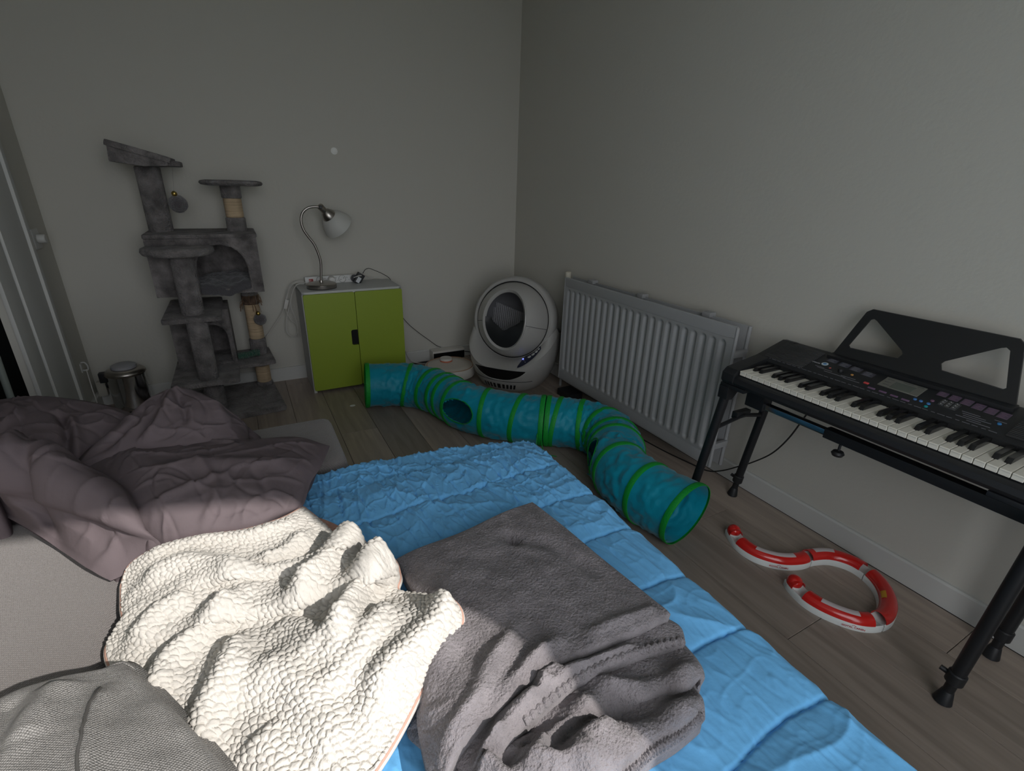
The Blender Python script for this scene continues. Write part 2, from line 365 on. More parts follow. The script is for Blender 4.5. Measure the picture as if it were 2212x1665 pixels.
# baseboards
def bb(name, poly, a, b, axis):
    bm = prism(NB(), poly, a, b, axis); o = struct(name, bm, TRIM, 'white baseboard along the wall'); return o
H = 0.088
bb('baseboard_back', [(0, 0), (-0.016, 0), (-0.016, H-0.006), (-0.010, H), (0, H)], LX, 0.0, 'x')
bb('baseboard_right', [(0, 0), (-0.016, 0), (-0.016, H-0.006), (-0.010, H), (0, H)], RY, 0.0, 'y')
bb('baseboard_left', [(LX, 0), (LX+0.016, 0), (LX+0.016, H-0.006), (LX+0.010, H), (LX, H)], -0.355, 0.0, 'y')
# door trim: architrave and jamb
def trim(name, y0, y1, x1, z1=2.14):
    o = struct(name, box(NB(), LX-0.001, LX+x1, y0, y1, 0, z1, 0.004), TRIM, 'painted door casing on the left wall'); return o
trim('trim_1', -0.395, -0.358, 0.034)
trim('trim_2', -0.648, -0.395, 0.022)
trim('trim_3', -0.790, -0.656, 0.014)
struct('trim_4', box(NB(), LX-0.035, LX+0.016, DY1-0.13, DY1+0.004, 0, 2.14, 0.004), TRIM)
struct('trim_5', box(NB(), LX-0.03, LX+0.014, DY1, DY0, DZ-0.01, 2.14, 0.004), TRIM)
# window in the rear wall: two casements
wf = struct('window_1', box(NB(), WX0-0.06, WX1+0.0, RY-0.10, RY-0.04, WZ0-0.05, WZ0, 0.004), TRIM)
for (a, b, c, d) in ((WX0, WX0+0.05, WZ0, WZ1), (WX1-0.0001, WX1+0.05, WZ0, WZ1), (WX0, WX1, WZ1-0.0001, WZ1+0.05)):
    obj('window_frame', box(NB(), a, b, RY-0.10, RY-0.04, c, d, 0.004), TRIM, wf)
gm = bpy.data.materials.new('window_glass'); gm.use_nodes = True; nt = gm.node_tree; nt.nodes.clear()
_o = nt.nodes.new('ShaderNodeOutputMaterial'); _m = nt.nodes.new('ShaderNodeMixShader'); _t = nt.nodes.new('ShaderNodeBsdfTransparent'); _g = nt.nodes.new('ShaderNodeBsdfGlossy')
_g.inputs['Roughness'].default_value = 0.02; _m.inputs[0].default_value = 0.05; nt.links.new(_t.outputs[0], _m.inputs[1]); nt.links.new(_g.outputs[0], _m.inputs[2]); nt.links.new(_m.outputs[0], _o.inputs[0])
obj('pane', box(NB(), WX0+0.05, WX1, RY-0.073, RY-0.067, WZ0, WZ1), gm, wf)
# hall basket with dots and a pale pole seen through the doorway
t = thing('laundry_basket', 'dark fabric basket with a pale rim, in the dark doorway', 'basket', (-3.02, -0.98, 0))
dm = bpy.data.materials.new('dotted_fabric'); dm.use_nodes = True; _n = dm.node_tree; _b = _n.nodes['Principled BSDF']; _tc = _n.nodes.new('ShaderNodeTexCoord'); _v = _n.nodes.new('ShaderNodeTexVoronoi'); _v.inputs['Scale'].default_value = 16; _v.inputs['Randomness'].default_value = 0.2
_r2 = _n.nodes.new('ShaderNodeValToRGB'); _r2.color_ramp.interpolation = 'CONSTANT'; _r2.color_ramp.elements[0].color = (0.01, 0.01, 0.01, 1); _r2.color_ramp.elements[1].color = (0.12, 0.14, 0.14, 1); _r2.color_ramp.elements[1].position = 0.36
_n.links.new(_tc.outputs['Object'], _v.inputs['Vector']); _n.links.new(_v.outputs['Distance'], _r2.inputs['Fac']); _n.links.new(_r2.outputs['Color'], _b.inputs['Base Color']); _b.inputs['Roughness'].default_value = 0.9
obj('body', lathe(NB(), [(0.0, 0.0), (0.17, 0.0), (0.185, 0.02), (0.20, 0.46), (0.19, 0.46), (0.175, 0.03), (0, 0.03)], 32, cap=False), dm, t, False)
obj('rim', tube(NB(), [(0.196*math.cos(a), 0.196*math.sin(a), 0.465) for a in np.linspace(0, 2*PI, 33)], 0.014), mat('rim_cloth', (0.3, 0.28, 0.26), 0.9), t, False)
t = thing('broom', 'pale upright broom handle standing in the dark doorway', 'broom', (-2.795, -0.86, 0))
obj('handle', cyl(NB(), (0, 0, 0.12), (0.012, 0.03, 1.1), 0.012), mat('pale_pole', (0.24, 0.27, 0.25), 0.5), t, False)
obj('brush', box(NB(), -0.02, 0.02, -0.07, 0.07, 0.0, 0.12, 0.008), BLACKP, t, False)

# fittings on the left wall
t = thing('light_switch', 'white rotary switch on a square plate beside the door casing', 'switch', (LX, -0.20, 0.955))
obj('plate', box(NB(), 0.0, 0.010, -0.055, 0.035, -0.045, 0.045, 0.003), TRIM, t, False)
obj('knob', cyl(NB(), (0.010, -0.01, 0.0), (0.042, -0.01, 0.0), 0.022, 20, 0.02, 0.003), TRIM, t, False)
t = thing('wall_hook', 'small white hook on the wall strip above the bin', 'hook', (LX, -0.15, 0.285))
obj('base', box(NB(), 0.0, 0.006, -0.012, 0.012, -0.03, 0.02, 0.002), TRIM, t, False)
obj('loop', tube(NB(), [(0.006, 0, -0.02), (0.025, 0, -0.02), (0.03, 0, 0.0), (0.022, 0, 0.022), (0.006, 0, 0.024)], 0.004, 8, 16), TRIM, t, False)
t = thing('wall_socket', 'pale surface socket low in the corner behind the steel bin', 'socket', (LX+0.035, -0.035, 0.11))
obj('housing', box(NB(), -0.02, 0.022, -0.02, 0.018, -0.04, 0.045, 0.004), mat('socket_ivory', (0.5, 0.48, 0.42), 0.5), t, False)
obj('plug', cyl(NB(), (0.022, 0.0, 0.02), (0.075, -0.005, 0.02), 0.018, 16, 0.012, 0.003), BLACKP, t, False)
o = obj('white_cable', tube(NB(), [(LX+0.02, -0.15, 0.27), (LX+0.022, -0.16, 0.2), (LX+0.03, -0.19, 0.13), (LX+0.06, -0.26, 0.06), (-2.58, -0.30, 0.03), (-2.50, -0.27, 0.025)], 0.003, 6, 40), WCORD); tag(o, 'thin white cable dropping from the wall hook towards the bin', 'cable')
o = obj('wall_plug', lathe(NB(), [(0.0, 0.006), (0.012, 0.005), (0.020, 0.0)], 24, Matrix.Translation((-1.278, 0.0, 1.423)) @ Matrix.Rotation(PI/2, 4, 'X')), mat('plug_white', (0.9, 0.9, 0.86), 0.5)); tag(o, 'small round white spot fixed on the bare back wall', 'wall fixture')
o = obj('paper_scrap', lathe(NB(), [(0, 0.002), (0.011, 0.0018), (0.012, 0.0)], 14, Matrix.Translation((-1.425, -0.615, 0.0005)) @ Matrix.Scale(1.4, 4, (1, 0, 0))), mat('scrap_white', (0.7, 0.7, 0.68), 0.8)); tag(o, 'tiny white scrap lying on the floor before the green cabinet', 'scrap')

# ================================================================ pedal bin
t = thing('pedal_bin', 'small polished steel pedal bin in the left corner', 'bin', (-2.545, -0.165, 0))
obj('body', lathe(NB(), [(0.088, 0.012), (0.088, 0.225), (0.085, 0.228)], 40), CHROME, t, False)
obj('base_ring', lathe(NB(), [(0.089, 0.0), (0.092, 0.004), (0.090, 0.016), (0.086, 0.018)], 40), BLACKP, t, False)
lid = obj('lid', lathe(NB(), [(0.092, 0.226), (0.095, 0.232), (0.094, 0.242), (0.082, 0.254), (0.060, 0.260)], 40), STEEL, t, False)
obj('lid_cap', lathe(NB(), [(0.056, 0.258), (0.060, 0.262), (0.058, 0.276), (0.045, 0.282), (0.0, 0.284)], 36), mat('bin_grey', (0.36, 0.36, 0.38), 0.5), lid, False)
obj('hinge', box(NB(), -0.118, -0.085, -0.02, 0.02, 0.19, 0.245, 0.006), BLACKP, t, False)
obj('pedal', box(NB(), -0.03, 0.03, -0.125, -0.08, 0.006, 0.016, 0.003), BLACKP, t, False)

# ================================================================ cat tree
ct = thing('cat_tree', 'tall grey plush cat tree with two boxes and round perches', 'cat tree', (-2.05, -0.30, 0))
def plush(name, bm, parent=ct): return obj(name, bm, PLUSH, parent, True, True, 50)
def slab(x0, x1, y0, y1, z0, z1, r=0.03, rot=0.0):
    bm = prism(NB(), rrect(x0, x1, y0, y1, r), z0, z1, 'z', min(0.01, (z1-z0)*0.35))
    if rot: bmesh.ops.rotate(bm, verts=bm.verts[:], cent=((x0+x1)/2, (y0+y1)/2, 0), matrix=Matrix.Rotation(rot, 3, 'Z'))
    return bm
plush('base', slab(-2.29, -1.80, -0.545, -0.055, 0.0, 0.035, 0.015, math.radians(5)))
def post(x, y, z0, z1, r=0.046, n=24): return cyl(NB(), (x, y, z0), (x, y, z1), r, n, None, 0.004)
# rear right post: plush / sisal sections
def mixed(x, y, sections, r=0.043):
    for k, (z0, z1, kind) in enumerate(sections):
        if kind == 's': obj('sisal_post', post(x, y, z0, z1, r-0.002), SISAL, ct)
        else: plush('post_sleeve', post(x, y, z0, z1, r+0.003))
mixed(-1.868, -0.135, [(0.034, 0.062, 'p'), (0.062, 0.172, 's'), (0.172, 0.225, 'p'), (0.246, 0.345, 'p'), (0.345, 0.565, 's'), (0.565, 0.675, 'p')])
frm = NB()
for k in range(26):
    a = random.uniform(0, 2*PI); z = random.uniform(0.55, 0.63); p = (-1.868+0.045*math.cos(a), -0.135+0.045*math.sin(a), z)
    tube(frm, [p, (p[0]+0.012*math.cos(a), p[1]+0.012*math.sin(a), z-0.015), (p[0]+0.018*math.cos(a), p[1]+0.018*math.sin(a), z-0.045)], 0.0015, 4)
tag(obj('frayed_sisal', frm, mat('frayed', (0.20, 0.12, 0.07), 0.9), ct), kind='stuff')
obj('torn_patch', cyl(NB(), (-1.868, -0.135, 0.558), (-1.868, -0.135, 0.615), 0.0475, 24, 0.0468, 0.004), mat('torn_brown', (0.12, 0.075, 0.05), 0.95, var=0.6, vscale=40, bump=1.0, bscale=120), ct)
plush('step', slab(-2.06, -1.80, -0.335, -0.02, 0.225, 0.247, 0.02, math.radians(4)))
# front column
plush('post', post(-2.125, -0.43, 0.034, 0.235, 0.050))
plush('shelf', slab(-2.30, -1.985, -0.575, -0.05, 0.228, 0.252, 0.02))
plush('post', post(-2.130, -0.505, 0.252, 0.568, 0.048))
plush('post', post(-2.140, -0.455, 0.592, 0.888, 0.052))
plush('shelf', slab(-2.275, -2.015, -0.555, -0.03, 0.568, 0.592, 0.02))
plush('round_perch', lathe(NB(), [(0, 0.887), (0.13, 0.886), (0.150, 0.892), (0.158, 0.906), (0.154, 0.922), (0.135, 0.930), (0, 0.932)], 40, Matrix.Translation((-2.150, -0.42, 0))))
# boxes with arched openings: walls are panels
def condo(x0, x1, y0, y1, z0, z1, cx, w, hz0, hh, nm):
    b = plush(nm, box(NB(), x0, x0+0.02, y0+0.012, y1, z0, z1, 0.004))
    y0f = y0; y0 = y0+0.012
    for bmx in (box(NB(), x1-0.02, x1, y0, y1, z0, z1, 0.004), box(NB(), x0+0.004, x1-0.004, y1-0.02, y1-0.001, z0+0.001, z1-0.001, 0.004), box(NB(), x0+0.004, x1-0.004, y0, y1-0.002, z0+0.0005, z0+0.02, 0.004), box(NB(), x0+0.004, x1-0.004, y0, y1-0.002, z1-0.02, z1-0.0005, 0.004)):
        obj('panel', bmx, PLUSH, b, True, True, 50)
    y0 = y0f
    if True:      # front panel: strips around an arched hole
        t1 = NB(); n = 12
        top = [(cx-w*math.cos(PI*k/n), hz0+hh-w+w*math.sin(PI*k/n)) for k in range(n+1)]
        prism(t1, [(x0, z0), (x1, z0), (x1, hz0), (x0, hz0)], y0, y0+0.02, 'y')
        prism(t1, [(x0, hz0), (cx-w, hz0), (cx-w, hz0+hh-w)]+[(px, pz) for px, pz in top[1:n//2+1]]+[(cx, z1), (x0, z1)], y0, y0+0.02, 'y')
        prism(t1, [(x1, hz0), (cx+w, hz0), (cx+w, hz0+hh-w)]+[(px, pz) for px, pz in top[n//2:-1][::-1]]+[(cx, z1), (x1, z1)], y0, y0+0.02, 'y')
    obj('front_panel', t1, PLUSH, b, True, True, 50)
    obj('opening_trim', tube(NB(), [(px, y0, pz) for px, pz in [(cx-w, hz0)]+top+[(cx+w, hz0), (cx-w, hz0)]], 0.009, 8), PLUSH, b)
    return b
condo(-2.275, -1.990, -0.295, -0.03, 0.250, 0.570, -2.085, 0.078, 0.262, 0.235, 'lower_box')
ub = condo(-2.285, -1.792, -0.40, -0.035, 0.675, 0.962, -1.972, 0.124, 0.695, 0.243, 'upper_box')
plush('box_lid', slab(-2.290, -1.787, -0.405, -0.030, 0.9625, 0.982, 0.02))
# blanket inside the upper box, hanging over its sill
V, s_, t_ = tfi(dict(far=[(-2.11, -0.10, 0.72), (-1.97, -0.10, 0.755), (-1.83, -0.10, 0.73)], near=[(-2.088, -0.418, 0.686), (-1.97, -0.425, 0.672), (-1.853, -0.42, 0.706)], left=[(-2.11, -0.10, 0.72), (-2.10, -0.30, 0.735), (-2.09, -0.40, 0.712), (-2.088, -0.418, 0.686)], right=[(-1.83, -0.10, 0.73), (-1.845, -0.28, 0.75), (-1.852, -0.39, 0.738), (-1.853, -0.42, 0.706)]), 40, 40)
V[..., 2] += 0.018*fbm(V[..., 0]*14, V[..., 1]*14, 3, 5); finish('liner', gridmesh('liner', V), mat('liner_plush', (0.085, 0.082, 0.088), 0.95, bump=0.6, bscale=120, sheen=0.4), ub)
# top posts and perches
plush('post', post(-2.222, -0.20, 0.98, 1.292, 0.055))
mixed(-1.872, -0.20, [(0.98, 1.052, 'p'), (1.052, 1.150, 's'), (1.150, 1.218, 'p')], 0.046)
plush('round_perch', lathe(NB(), [(0, 1.215), (0.125, 1.213), (0.145, 1.217), (0.152, 1.226), (0.147, 1.236), (0.12, 1.241), (0, 1.242)], 40, Matrix.Translation((-1.862, -0.20, 0))))
cr = plush('cradle', prism(NB(), [(-2.350, 1.306), (-2.343, 1.385), (-2.25, 1.352), (-2.12, 1.320), (-2.12, 1.296), (-2.22, 1.290)], -0.335, -0.085, 'y', 0.008))
M = Matrix.Translation((-2.346, 0, 1.391)) @ Matrix.Rotation(math.radians(15.5), 4, 'Y')
obj('cradle_rim', box(NB(), 0.0, 0.25, -0.345, -0.31, -0.018, 0.010, 0.010, 2, M), PLUSH, cr, True, True, 50)
obj('cradle_rim', box(NB(), 0.0, 0.25, -0.105, -0.07, -0.018, 0.010, 0.010, 2, M), PLUSH, cr, True, True, 50)
obj('cradle_rim', box(NB(), -0.004, 0.035, -0.34, -0.065, -0.018, 0.010, 0.010, 2, M), PLUSH, cr, True, True, 50)
obj('cradle_lip', slab(-2.16, -2.072, -0.31, -0.10, 1.295, 1.320, 0.03), PLUSH, cr, True, True, 50)
POM = mat('pompom_grey', (0.10, 0.09, 0.095), 1.0, bump=1.0, bscale=150, bdist=0.01, sheen=0.6)
BRASS = mat('brass_bell', (0.6, 0.42, 0.12), 0.3, metal=1.0)
def pompom(p, r, top):
    bm = NB(); bmesh.ops.create_icosphere(bm, subdivisions=4, radius=r)
    for v in bm.verts: v.co = v.co*(1+0.05*math.sin(v.co.x*900)*math.sin(v.co.y*800+1)*math.sin(v.co.z*700))+Vector(p)
    b = obj('pompom', bm, POM, ct)
    bm = NB(); bmesh.ops.create_uvsphere(bm, u_segments=14, v_segments=10, radius=0.013, matrix=Matrix.Translation((p[0]-0.006, p[1]-0.012, p[2]+r+0.006))); obj('bell', bm, BRASS, b)
    obj('string', tube(NB(), [(p[0]-0.006, p[1]-0.012, p[2]+r+0.015), top], 0.0007, 5), mat('string', (0.3, 0.28, 0.25), 0.9), b)
pompom((-2.116, -0.30, 1.122), 0.042, (-2.11, -0.26, 1.297))
pompom((-1.835, -0.205, 0.475), 0.034, (-1.838, -0.19, 0.676))
bm = NB(); P = catmull([(-1.985, -0.215, 0.268), (-1.955, -0.215, 0.268), (-1.920, -0.212, 0.270), (-1.895, -0.205, 0.274), (-1.868, -0.205, 0.270)], 60)
tube(bm, P, [0.020+0.003*math.sin(k*1.7) for k in range(60)], 10)
o = obj('green_garland', bm, mat('green_plush', (0.0, 0.10, 0.05), 0.9, bump=1.0, bscale=140, bdist=0.01, sheen=0.4)); tag(o, 'dark green fuzzy cat toy lying on the cat tree step', 'toy')

# ================================================================ green cabinet
cb = thing('cabinet', 'white cabinet with two lime green doors against the back wall', 'cabinet', (-1.601, -0.328, 0), 0.018)
bm = NB(); W, D, Hh = 0.60, 0.296, 0.64
obj('body', box(NB(), 0.0, 0.018, 0.0, D, 0.0, Hh, 0.002), CABW, cb, False)
obj('side_panel', box(NB(), W-0.018, W, 0.0, D, 0.0, Hh, 0.002), CABW, cb, False)
obj('top_panel', box(NB(), 0.0, W, 0.0, D, Hh-0.018, Hh+0.0005, 0.002), CABW, cb, False)
obj('bottom_panel', box(NB(), 0.018, W-0.018, 0.004, D, 0.03, 0.05, 0.002), CABW, cb, False)
obj('back_panel', box(NB(), 0.018, W-0.018, D-0.008, D-0.002, 0.03, Hh-0.018), CABW, cb, False)
obj('plinth', box(NB(), 0.018, W-0.018, 0.03, 0.045, 0.0, 0.03), mat('plinth_dark', (0.05, 0.05, 0.05), 0.8), cb, False)
def door_poly(x0, x1, z0, z1, notch):
    r = 0.010; P = rrect(x0, x1, z0, z1, r, 4)
    if notch:    # rounded grip cut into the free edge
        a, b, d = 0.292, 0.392, 0.040; k = P.index(P[-1])
        cut = [(x1, a)]+[(x1-d+0.012*(1-math.cos(PI/2*q/4))*0+0.012-0.012*math.sin(PI/2*q/4), a+0.012-0.012*math.cos(PI/2*q/4)) for q in range(5)]+[(x1-d+0.012-0.012*math.cos(PI/2*q/4), b-0.012+0.012*math.sin(PI/2*q/4)) for q in range(5)]+[(x1, b)]
        # rrect starts on the right edge going to the top right corner, ends bottom right
        P = P+cut
    return P
d1 = obj('door', prism(NB(), door_poly(0.004, 0.2985, 0.020, Hh-0.012, True), -0.018, -0.001, 'y'), GREEN, cb, False)
d2 = obj('door', prism(NB(), door_poly(0.3015, 0.597, 0.020, Hh-0.012, False), -0.018, -0.001, 'y'), GREEN, cb, False)
obj('grip_shade', box(NB(), 0.255, 0.31, 0.0002, 0.003, 0.28, 0.405), DARK, d1, False)  # dark sheet behind the cutout, standing for the shade inside the cabinet

# ================================================================ desk lamp
lp = thing('desk_lamp', 'brushed steel gooseneck lamp with frosted glass shade on the cabinet', 'lamp', (-1.467, -0.205, 0.6405))
obj('base', lathe(NB(), [(0.086, 0.0), (0.088, 0.003), (0.088, 0.024), (0.084, 0.028), (0.060, 0.030), (0.012, 0.034), (0.010, 0.046), (0.0, 0.047)], 48), STEEL, lp, False)
obj('base_pad', lathe(NB(), [(0.0, -0.0004), (0.0865, -0.0004), (0.0885, 0.0045), (0.0, 0.0046)], 48, cap=False), BLACKP, lp, False)
obj('neck', tube(NB(), [(-1.467, -0.205, 0.685), (-1.460, -0.205, 0.75), (-1.458, -0.205, 0.81), (-1.479, -0.205, 0.893), (-1.510, -0.205, 0.945), (-1.531, -0.205, 0.985), (-1.538, -0.205, 1.035), (-1.524, -0.205, 1.078), (-1.492, -0.205, 1.104), (-1.455, -0.205, 1.111), (-1.425, -0.205, 1.109)], 0.0075, 12, 80), STEEL, lp)
ax = Vector((0.62, 0.36, -0.70)).normalized(); H0 = Vector((-1.420, -0.205, 1.108))
MH = Matrix.Translation(H0) @ ax.to_track_quat('Z', 'Y').to_matrix().to_4x4()
sk = obj('socket', lathe(NB(), [(0.0, -0.012), (0.017, -0.012), (0.019, -0.008), (0.019, 0.030), (0.026, 0.036), (0.040, 0.058), (0.043, 0.075), (0.041, 0.076)], 36, MH), STEEL, lp)
obj('joint', cyl(NB(), H0+Vector((-0.004, 0.022, 0.002)), H0+Vector((-0.004, -0.024, 0.002)), 0.010, 16, None, 0.002), BLACKM, lp)
GL = mat('frosted_glass', (0.78, 0.78, 0.74), 0.55, trans=0.35)
obj('shade', lathe(NB(), [(0.040, 0.070), (0.056, 0.080), (0.072, 0.102), (0.084, 0.128), (0.091, 0.150), (0.093, 0.157), (0.091, 0.158), (0.088, 0.150), (0.081, 0.128), (0.069, 0.102), (0.052, 0.080)], 48, MH, cap=False), GL, lp)
obj('bulb', lathe(NB(), [(0.0, 0.135), (0.016, 0.13), (0.026, 0.11), (0.024, 0.09), (0.014, 0.07)], 24, MH, cap=False), mat('bulb_glass', (0.8, 0.8, 0.78), 0.3), lp)

# ================================================================ power strip with plugs
ps = thing('power_strip', 'white power strip with a red switch lying along the wall on the cabinet', 'power strip', (-1.37, -0.075, 0.641), 0.03)
STRIPW = mat('strip_white', (0.66, 0.66, 0.64), 0.45); HOLE = mat('socket_hole', (0.05, 0.05, 0.05), 0.7)
tl = Matrix.Rotation(math.radians(-14), 4, 'X')
obj('housing', box(NB(), -0.175, 0.175, 0.0, 0.036, 0.0, 0.048, 0.005, 2, tl), STRIPW, ps, False)
sw = obj('switch', box(NB(), -0.153, -0.127, -0.004, 0.004, 0.014, 0.034, 0.002, 2, tl), mat('switch_red', (0.30, 0.015, 0.01), 0.3), ps, False)
RX = Matrix.Rotation(PI/2, 4, 'X')
for sx in (-0.085, -0.015, 0.052, 0.125):
    s = obj('socket', lathe(NB(), [(0.0235, 0.0005), (0.0225, 0.004), (0.0205, 0.004), (0.0195, -0.006), (0.0, -0.006)], 28, tl @ Matrix.Translation((sx, 0, 0.024)) @ RX, cap=False), mat('socket_grey', (0.40, 0.40, 0.39), 0.5), ps, False)
    for dx in (-0.0095, 0.0095): obj('contact_hole', cyl(NB(), tl @ Vector((sx+dx, 0.004, 0.024+dx*0.5)), tl @ Vector((sx+dx, -0.0002, 0.024+dx*0.5)), 0.0028, 10), HOLE, s, False)
for sx in (-0.050, 0.018, 0.088):
    s = obj('flat_socket', prism(NB(), rrect(sx-0.010, sx+0.010, 0.010, 0.038, 0.006), -0.0012, 0.002, 'y', 0, tl), STRIPW, ps, False)
    for dz in (-0.008, 0.008): obj('contact_hole', cyl(NB(), tl @ Vector((sx+dz*0.7, 0.002, 0.024-dz)), tl @ Vector((sx+dz*0.7, -0.0018, 0.024-dz)), 0.0022, 8), HOLE, s, False)
pg = thing('lamp_plug', 'round white plug of the lamp in the power strip', 'plug', (-1.388, -0.098, 0.664))
PW_ = mat('plug_body', (0.70, 0.69, 0.66), 0.4)
obj('plug_body', lathe(NB(), [(0.0, 0.0), (0.0235, 0.001), (0.0245, 0.010), (0.021, 0.024), (0.017, 0.030), (0.0, 0.031)], 28, Matrix.Translation((0, 0.016, 0)) @ RX), PW_, pg, False)
obj('plug_grip', box(NB(), -0.013, 0.010, -0.018, 0.0, -0.006, 0.006, 0.003), PW_, pg, False)
obj('cord', tube(NB(), [(-0.012, -0.012, 0.0), (-0.04, -0.016, 0.006), (-0.07, -0.014, 0.0), (-0.10, -0.02, -0.012), (-0.125, -0.03, -0.0205), (-0.15, -0.03, -0.0205)], 0.0028, 8, 40), WCORD, pg, False)
ad = thing('power_adapter', 'black plug in power adapter with a white sticker on the strip', 'power adapter', (-1.222, -0.105, 0.668))
Ma = Matrix.Rotation(math.radians(35), 4, 'Y')
obj('body', box(NB(), -0.022, 0.022, -0.030, 0.016, -0.034, 0.036, 0.004, 2, Ma), BLACKP, ad, False)
obj('plug_disc', lathe(NB(), [(0.0, 0.0), (0.022, 0.0), (0.023, 0.004), (0.023, 0.018), (0.0, 0.02)], 28, Matrix.Translation((-0.022, 0.020, 0.0)) @ RX), BLACKP, ad, False)
obj('sticker', box(NB(), -0.013, 0.010, -0.0308, -0.030, -0.026, 0.010, 0, 2, Ma), mat('sticker_white', (0.6, 0.62, 0.64), 0.5), ad, False)
obj('cord', tube(NB(), [(0.03, 0.0, 0.03), (0.05, 0.0, 0.055), (0.075, 0.0, 0.060), (0.11, 0.01, 0.045), (0.16, 0.02, 0.02), (0.21, 0.03, -0.015), (0.228, 0.035, -0.06), (0.235, 0.045, -0.15), (0.27, 0.06, -0.26), (0.335, 0.065, -0.355), (0.41, 0.065, -0.43), (0.48, 0.06, -0.49), (0.545, 0.055, -0.545), (0.575, 0.045, -0.558)], 0.0022, 6, 90), BCORD, ad, False)
obj('cord', tube(NB(), [(-1.255, -0.125, 0.678), (-1.222, -0.140, 0.690), (-1.18, -0.11, 0.684), (-1.13, -0.06, 0.66), (-1.06, -0.025, 0.646), (-0.99, -0.02, 0.60), (-0.965, -0.02, 0.42), (-0.955, -0.02, 0.25), (-0.92, -0.03, 0.12), (-0.88, -0.05, 0.03), (-0.80, -0.08, 0.006), (-0.74, -0.10, 0.004)], 0.003, 6, 90), WCORD, ad)
def cord(name, pts, r, m, parent, n=80):
    l = parent.location; R_ = Matrix.Rotation(-parent.rotation_euler.z, 3, 'Z')
    return obj('cord', tube(NB(), [tuple(R_ @ (Vector(p)-l)) for p in pts], r, 6, n), m, parent, False)
cord('white_cord', [(-1.55, -0.06, 0.66), (-1.60, -0.07, 0.662), (-1.64, -0.06, 0.63), (-1.665, -0.06, 0.56), (-1.70, -0.04, 0.47), (-1.78, -0.03, 0.36), (-1.86, -0.025, 0.26), (-1.90, -0.025, 0.19), (-1.93, -0.03, 0.12)], 0.0034, WCORD, ps)
cord('white_cord', [(-1.555, -0.10, 0.652), (-1.60, -0.11, 0.650), (-1.63, -0.10, 0.60), (-1.65, -0.09, 0.52), (-1.635, -0.08, 0.44), (-1.625, -0.07, 0.36), (-1.65, -0.06, 0.31), (-1.69, -0.06, 0.335), (-1.685, -0.06, 0.42), (-1.66, -0.06, 0.50), (-1.635, -0.06, 0.585)], 0.0030, WCORD, ps)
cord('white_cord', [(-1.54, -0.085, 0.655), (-1.61, -0.085, 0.655), (-1.655, -0.075, 0.60), (-1.68, -0.06, 0.50), (-1.66, -0.05, 0.42), (-1.63, -0.045, 0.38), (-1.625, -0.045, 0.30)], 0.0030, WCORD, lp)
obj('inline_switch', box(NB(), -0.011, 0.011, -0.008, 0.008, -0.03, 0.03, 0.005, 2, Matrix.Translation((-1.674, -0.068, 0.525)) @ Matrix.Rotation(0.3, 4, 'Y')), WCORD, lp)

# ================================================================ robot vacuum and its dock
dk = thing('charging_dock', 'white and black charging dock against the back baseboard', 'dock', (-0.60, -0.075, 0))
obj('housing', box(NB(), -0.128, 0.128, -0.03, 0.050, 0.0, 0.095, 0.008), mat('robot_white', (0.66, 0.63, 0.58), 0.4), dk, False)
obj('front_panel', box(NB(), -0.124, 0.124, -0.034, -0.028, 0.022, 0.080, 0.002), mat('gloss_black', (0.008, 0.008, 0.009), 0.15), dk, False)
obj('foot_plate', box(NB(), -0.118, 0.118, -0.10, -0.025, 0.0, 0.008, 0.003), MATS['robot_white'], dk, False)
rv = thing('robot_vacuum', 'round cream robot vacuum parked at its dock behind the tunnel', 'robot vacuum', (-0.70, -0.375, 0))
obj('body', lathe(NB(), [(0.150, 0.012), (0.172, 0.018), (0.175, 0.030), (0.175, 0.074), (0.170, 0.081), (0.160, 0.083)], 64), MATS['robot_white'], rv, False)
obj('top_cover', lathe(NB(), [(0.158, 0.083), (0.156, 0.0845), (0.10, 0.086), (0.0, 0.0865)], 64), mat('robot_cream', (0.62, 0.57, 0.50), 0.25, coat=0.3), rv, False)
obj('trim_ring', lathe(NB(), [(0.157, 0.0835), (0.159, 0.0855), (0.163, 0.0855), (0.164, 0.083)], 64, cap=False), mat('copper_trim', (0.38, 0.20, 0.10), 0.35), rv, False)
tu = obj('sensor_turret', lathe(NB(), [(0.044, 0.086), (0.044, 0.103), (0.041, 0.108), (0.0, 0.109)], 40, Matrix.Translation((0.0, 0.075, 0))), MATS['robot_white'], rv, False)
obj('turret_ring', lathe(NB(), [(0.0448, 0.0862), (0.0452, 0.0875), (0.0452, 0.0925), (0.0444, 0.094)], 40, Matrix.Translation((0.0, 0.075, 0)), cap=False), mat('orange_ring', (0.62, 0.14, 0.06), 0.4), tu, False)
obj('wheel', cyl(NB(), (-0.11, 0, 0.03), (-0.09, 0, 0.03), 0.03), BLACKP, rv, False); obj('wheel', cyl(NB(), (0.11, 0, 0.03), (0.09, 0, 0.03), 0.03), BLACKP, rv, False)
cord('dock_cord', [(-0.73, -0.05, 0.006), (-0.80, -0.05, 0.006), (-0.88, -0.06, 0.006), (-0.96, -0.055, 0.006), (-0.985, -0.03, 0.02)], 0.006, BCORD, dk)
cord('dock_cord', [(-0.46, -0.05, 0.05), (-0.42, -0.06, 0.045), (-0.36, -0.05, 0.02), (-0.30, -0.045, 0.006), (-0.20, -0.05, 0.006)], 0.0035, BCORD, dk)

